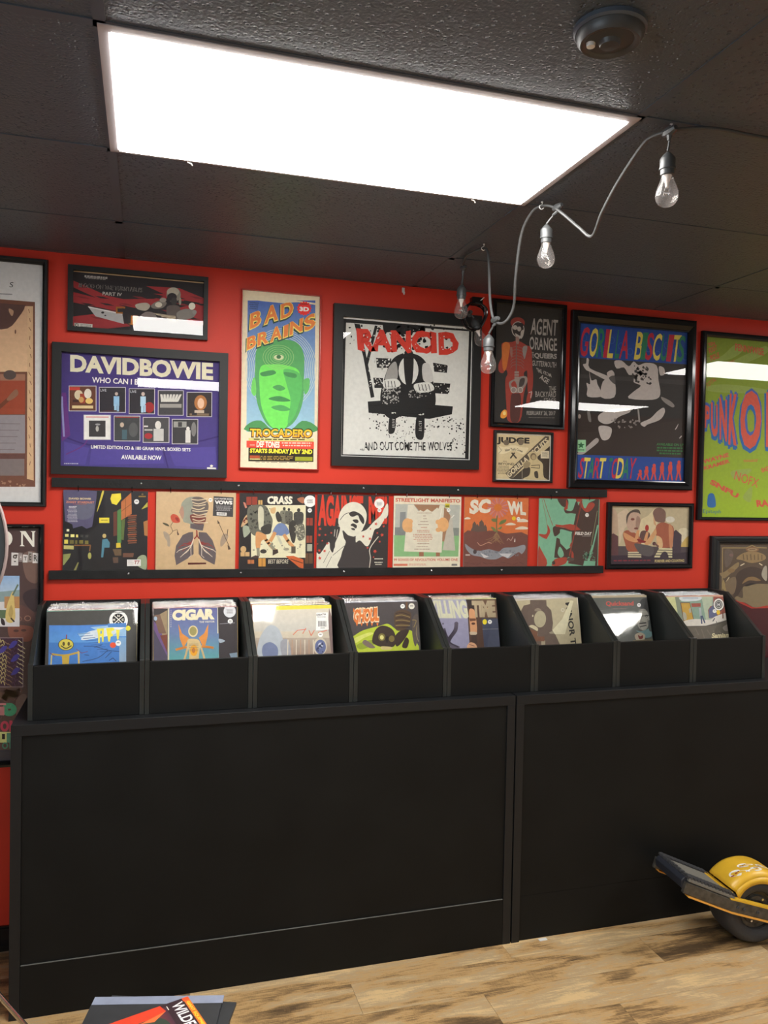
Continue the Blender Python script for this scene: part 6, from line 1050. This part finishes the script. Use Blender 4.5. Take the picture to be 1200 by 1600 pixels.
e1 = Vector((0.94, -0.34, 0)).normalized(); e2 = Vector((-e1.y*-1, -e1.x, 0)); e2 = Vector((e1.y, -e1.x, 0)); k0 = Vector((0.56, -1.262, 0))
def slab(c, u, v, w_, h_, z0, z1): return MB().add([c+u*a_+v*b_+Vector((0, 0, z)) for a_ in (0, w_) for b_ in (0, h_) for z in (z0, z1)], [(0, 1, 3, 2), (4, 6, 7, 5), (0, 4, 5, 1), (2, 3, 7, 6), (0, 2, 6, 4), (1, 5, 7, 3)])
t = root('vinyl_record', 'lower plain black record sleeve on the low table, turned a little askew', 'record', k0+Vector((0.1, -0.15, 0.53)))
build('cover', slab(k0+e1*0.012, e1, e2, 0.315, 0.315, 0.531, 0.539), M_LPBLACK, t, bev=0.001)
t = root('vinyl_record', 'upper plain black record sleeve with a milky plastic flap, on the low table', 'record', c0+Vector((0.1, -0.15, 0.54)))
build('cover', slab(c0+d2*0.028, d1, d2, 0.315, 0.312, 0.540, 0.548), M_LPBLACK, t, bev=0.001)
build('plastic_flap', slab(c0+d1*0.001, d1, d2, 0.316, 0.03, 0.5465, 0.5485), M_FLAP, t, label='milky plastic sleeve edge')
m0 = Vector((0.751, -1.347, 0)); u_ = Vector((0.306, -0.952, 0)).normalized(); v_ = Vector((-0.952, -0.306, 0)).normalized()
t = root('magazine', 'glossy dark magazine with an orange strip and white title, on the records', 'magazine', m0+u_*0.1+v_*0.1+Vector((0, 0, 0.5485)))
build('pages', slab(m0, u_, v_, 0.21, 0.275, 0.5487, 0.5560), mat('magazine_pages', (0.35, 0.2, 0.12), 0.6), t, bev=0.0008)
a = Sheet([(0, 0), (210, 0), (210, 275), (0, 275)]); a.fill((52, 34, 40), (40, 28, 30)); a.rect(0, 0, 210, 14, (206, 110, 40)); a.rect(0, 0, 14, 16, (214, 80, 44)); a.text('GIANT EQUIPMENT', (18, 12), (140, 12), (18, 3), (250, 200, 60), 0.03)
a.grad(10, 60, 210, 140, (70, 44, 56), (150, 60, 50)); a.poly([(0, 70), (26, 64), (40, 120), (30, 275), (0, 275)], (206, 64, 40)); a.sm([(40, 90), (90, 70), (140, 90), (150, 180), (90, 230), (44, 180)], (50, 62, 50)); a.sm([(60, 110), (90, 96), (100, 120), (76, 140)], (96, 150, 60)); a.ell(96, 74, 16, 12, (190, 206, 200)); a.ell(120, 120, 20, 20, (190, 70, 44)); a.poly([(26, 64), (50, 100), (40, 130)], (226, 110, 60))
a.text('WILDERNESS', (10, 46), (196, 46), (10, 18), (228, 224, 222), 0.02); a.rect(10, 56, 26, 58, WHITE)
# the printed front lies face up; title reads along the far edge
tlc = m0+Vector((0, 0, 0.5563)); mb, cols = a.mesh(tlc, u_*0.21, v_*0.275, 8e-6); build('front_page', mb, M_COVER, t, cols=cols)

# ---------------------------------------------------------------- stand with a round head, mostly outside the picture
t = root('floor_stand', 'chrome-legged floor stand with a round black head, cut off by the picture edge', 'stand', (0.208, -1.8, 0))
hc = Vector((0.206, -1.8, 1.702))
build('round_head', MB().lathe([(0.0005, 0.045), (0.12, 0.045), (0.19, 0.03), (0.1985, 0.006), (0.195, -0.006), (0.178, -0.004), (0.160, 0.008), (0.12, 0.012), (0.0005, 0.012)], hc, 'y', 48), M_SOCKET, t, smooth=True)
build('rim', MB().lathe([(0.1985, 0.004), (0.2005, 0.0), (0.1985, -0.006), (0.196, -0.0062)], hc, 'y', 64, False, False), mat('pale_rim', (0.42, 0.33, 0.32), 0.4), t, smooth=True, label='pale thin rim')
build('pole', MB().tube([(0.262, -1.765, 1.68), (0.262, -1.765, 0.98)], 0.011, 12).lathe([(0.026, 0), (0.026, 0.05), (0.014, 0.06)], (0.262, -1.765, 0.98), n=16), M_BUMPER, t, smooth=True)
hubp = Vector((0.27, -1.80, 1.06))
for ex, ey in ((0.577, -1.03), (-0.45, -1.75), (0.15, -2.55)):
    build('leg', MB().tube([hubp+Vector((0, 0.02, 0)), (ex, ey, 0.012)], 0.0055, 10).lathe([(0.011, -0.012), (0.012, 0.0), (0.009, 0.02)], (ex, ey, 0.012), n=12), M_CHROME, t, smooth=True)
o = build('power_cord', MB().tube([(-0.3, -0.16, 0.005), (0.05, -0.2, 0.005), (0.13, -0.28, 0.005), (0.155, -0.36, 0.005), (0.12, -0.47, 0.005), (0.0, -0.6, 0.005), (-0.4, -0.7, 0.005)], 0.004, 8, 6), M_FRAMEGLOSS, loc=(0.1, -0.3, 0), smooth=True)
tag(o, 'thin black cord curling on the floor at the counter end', 'cord')
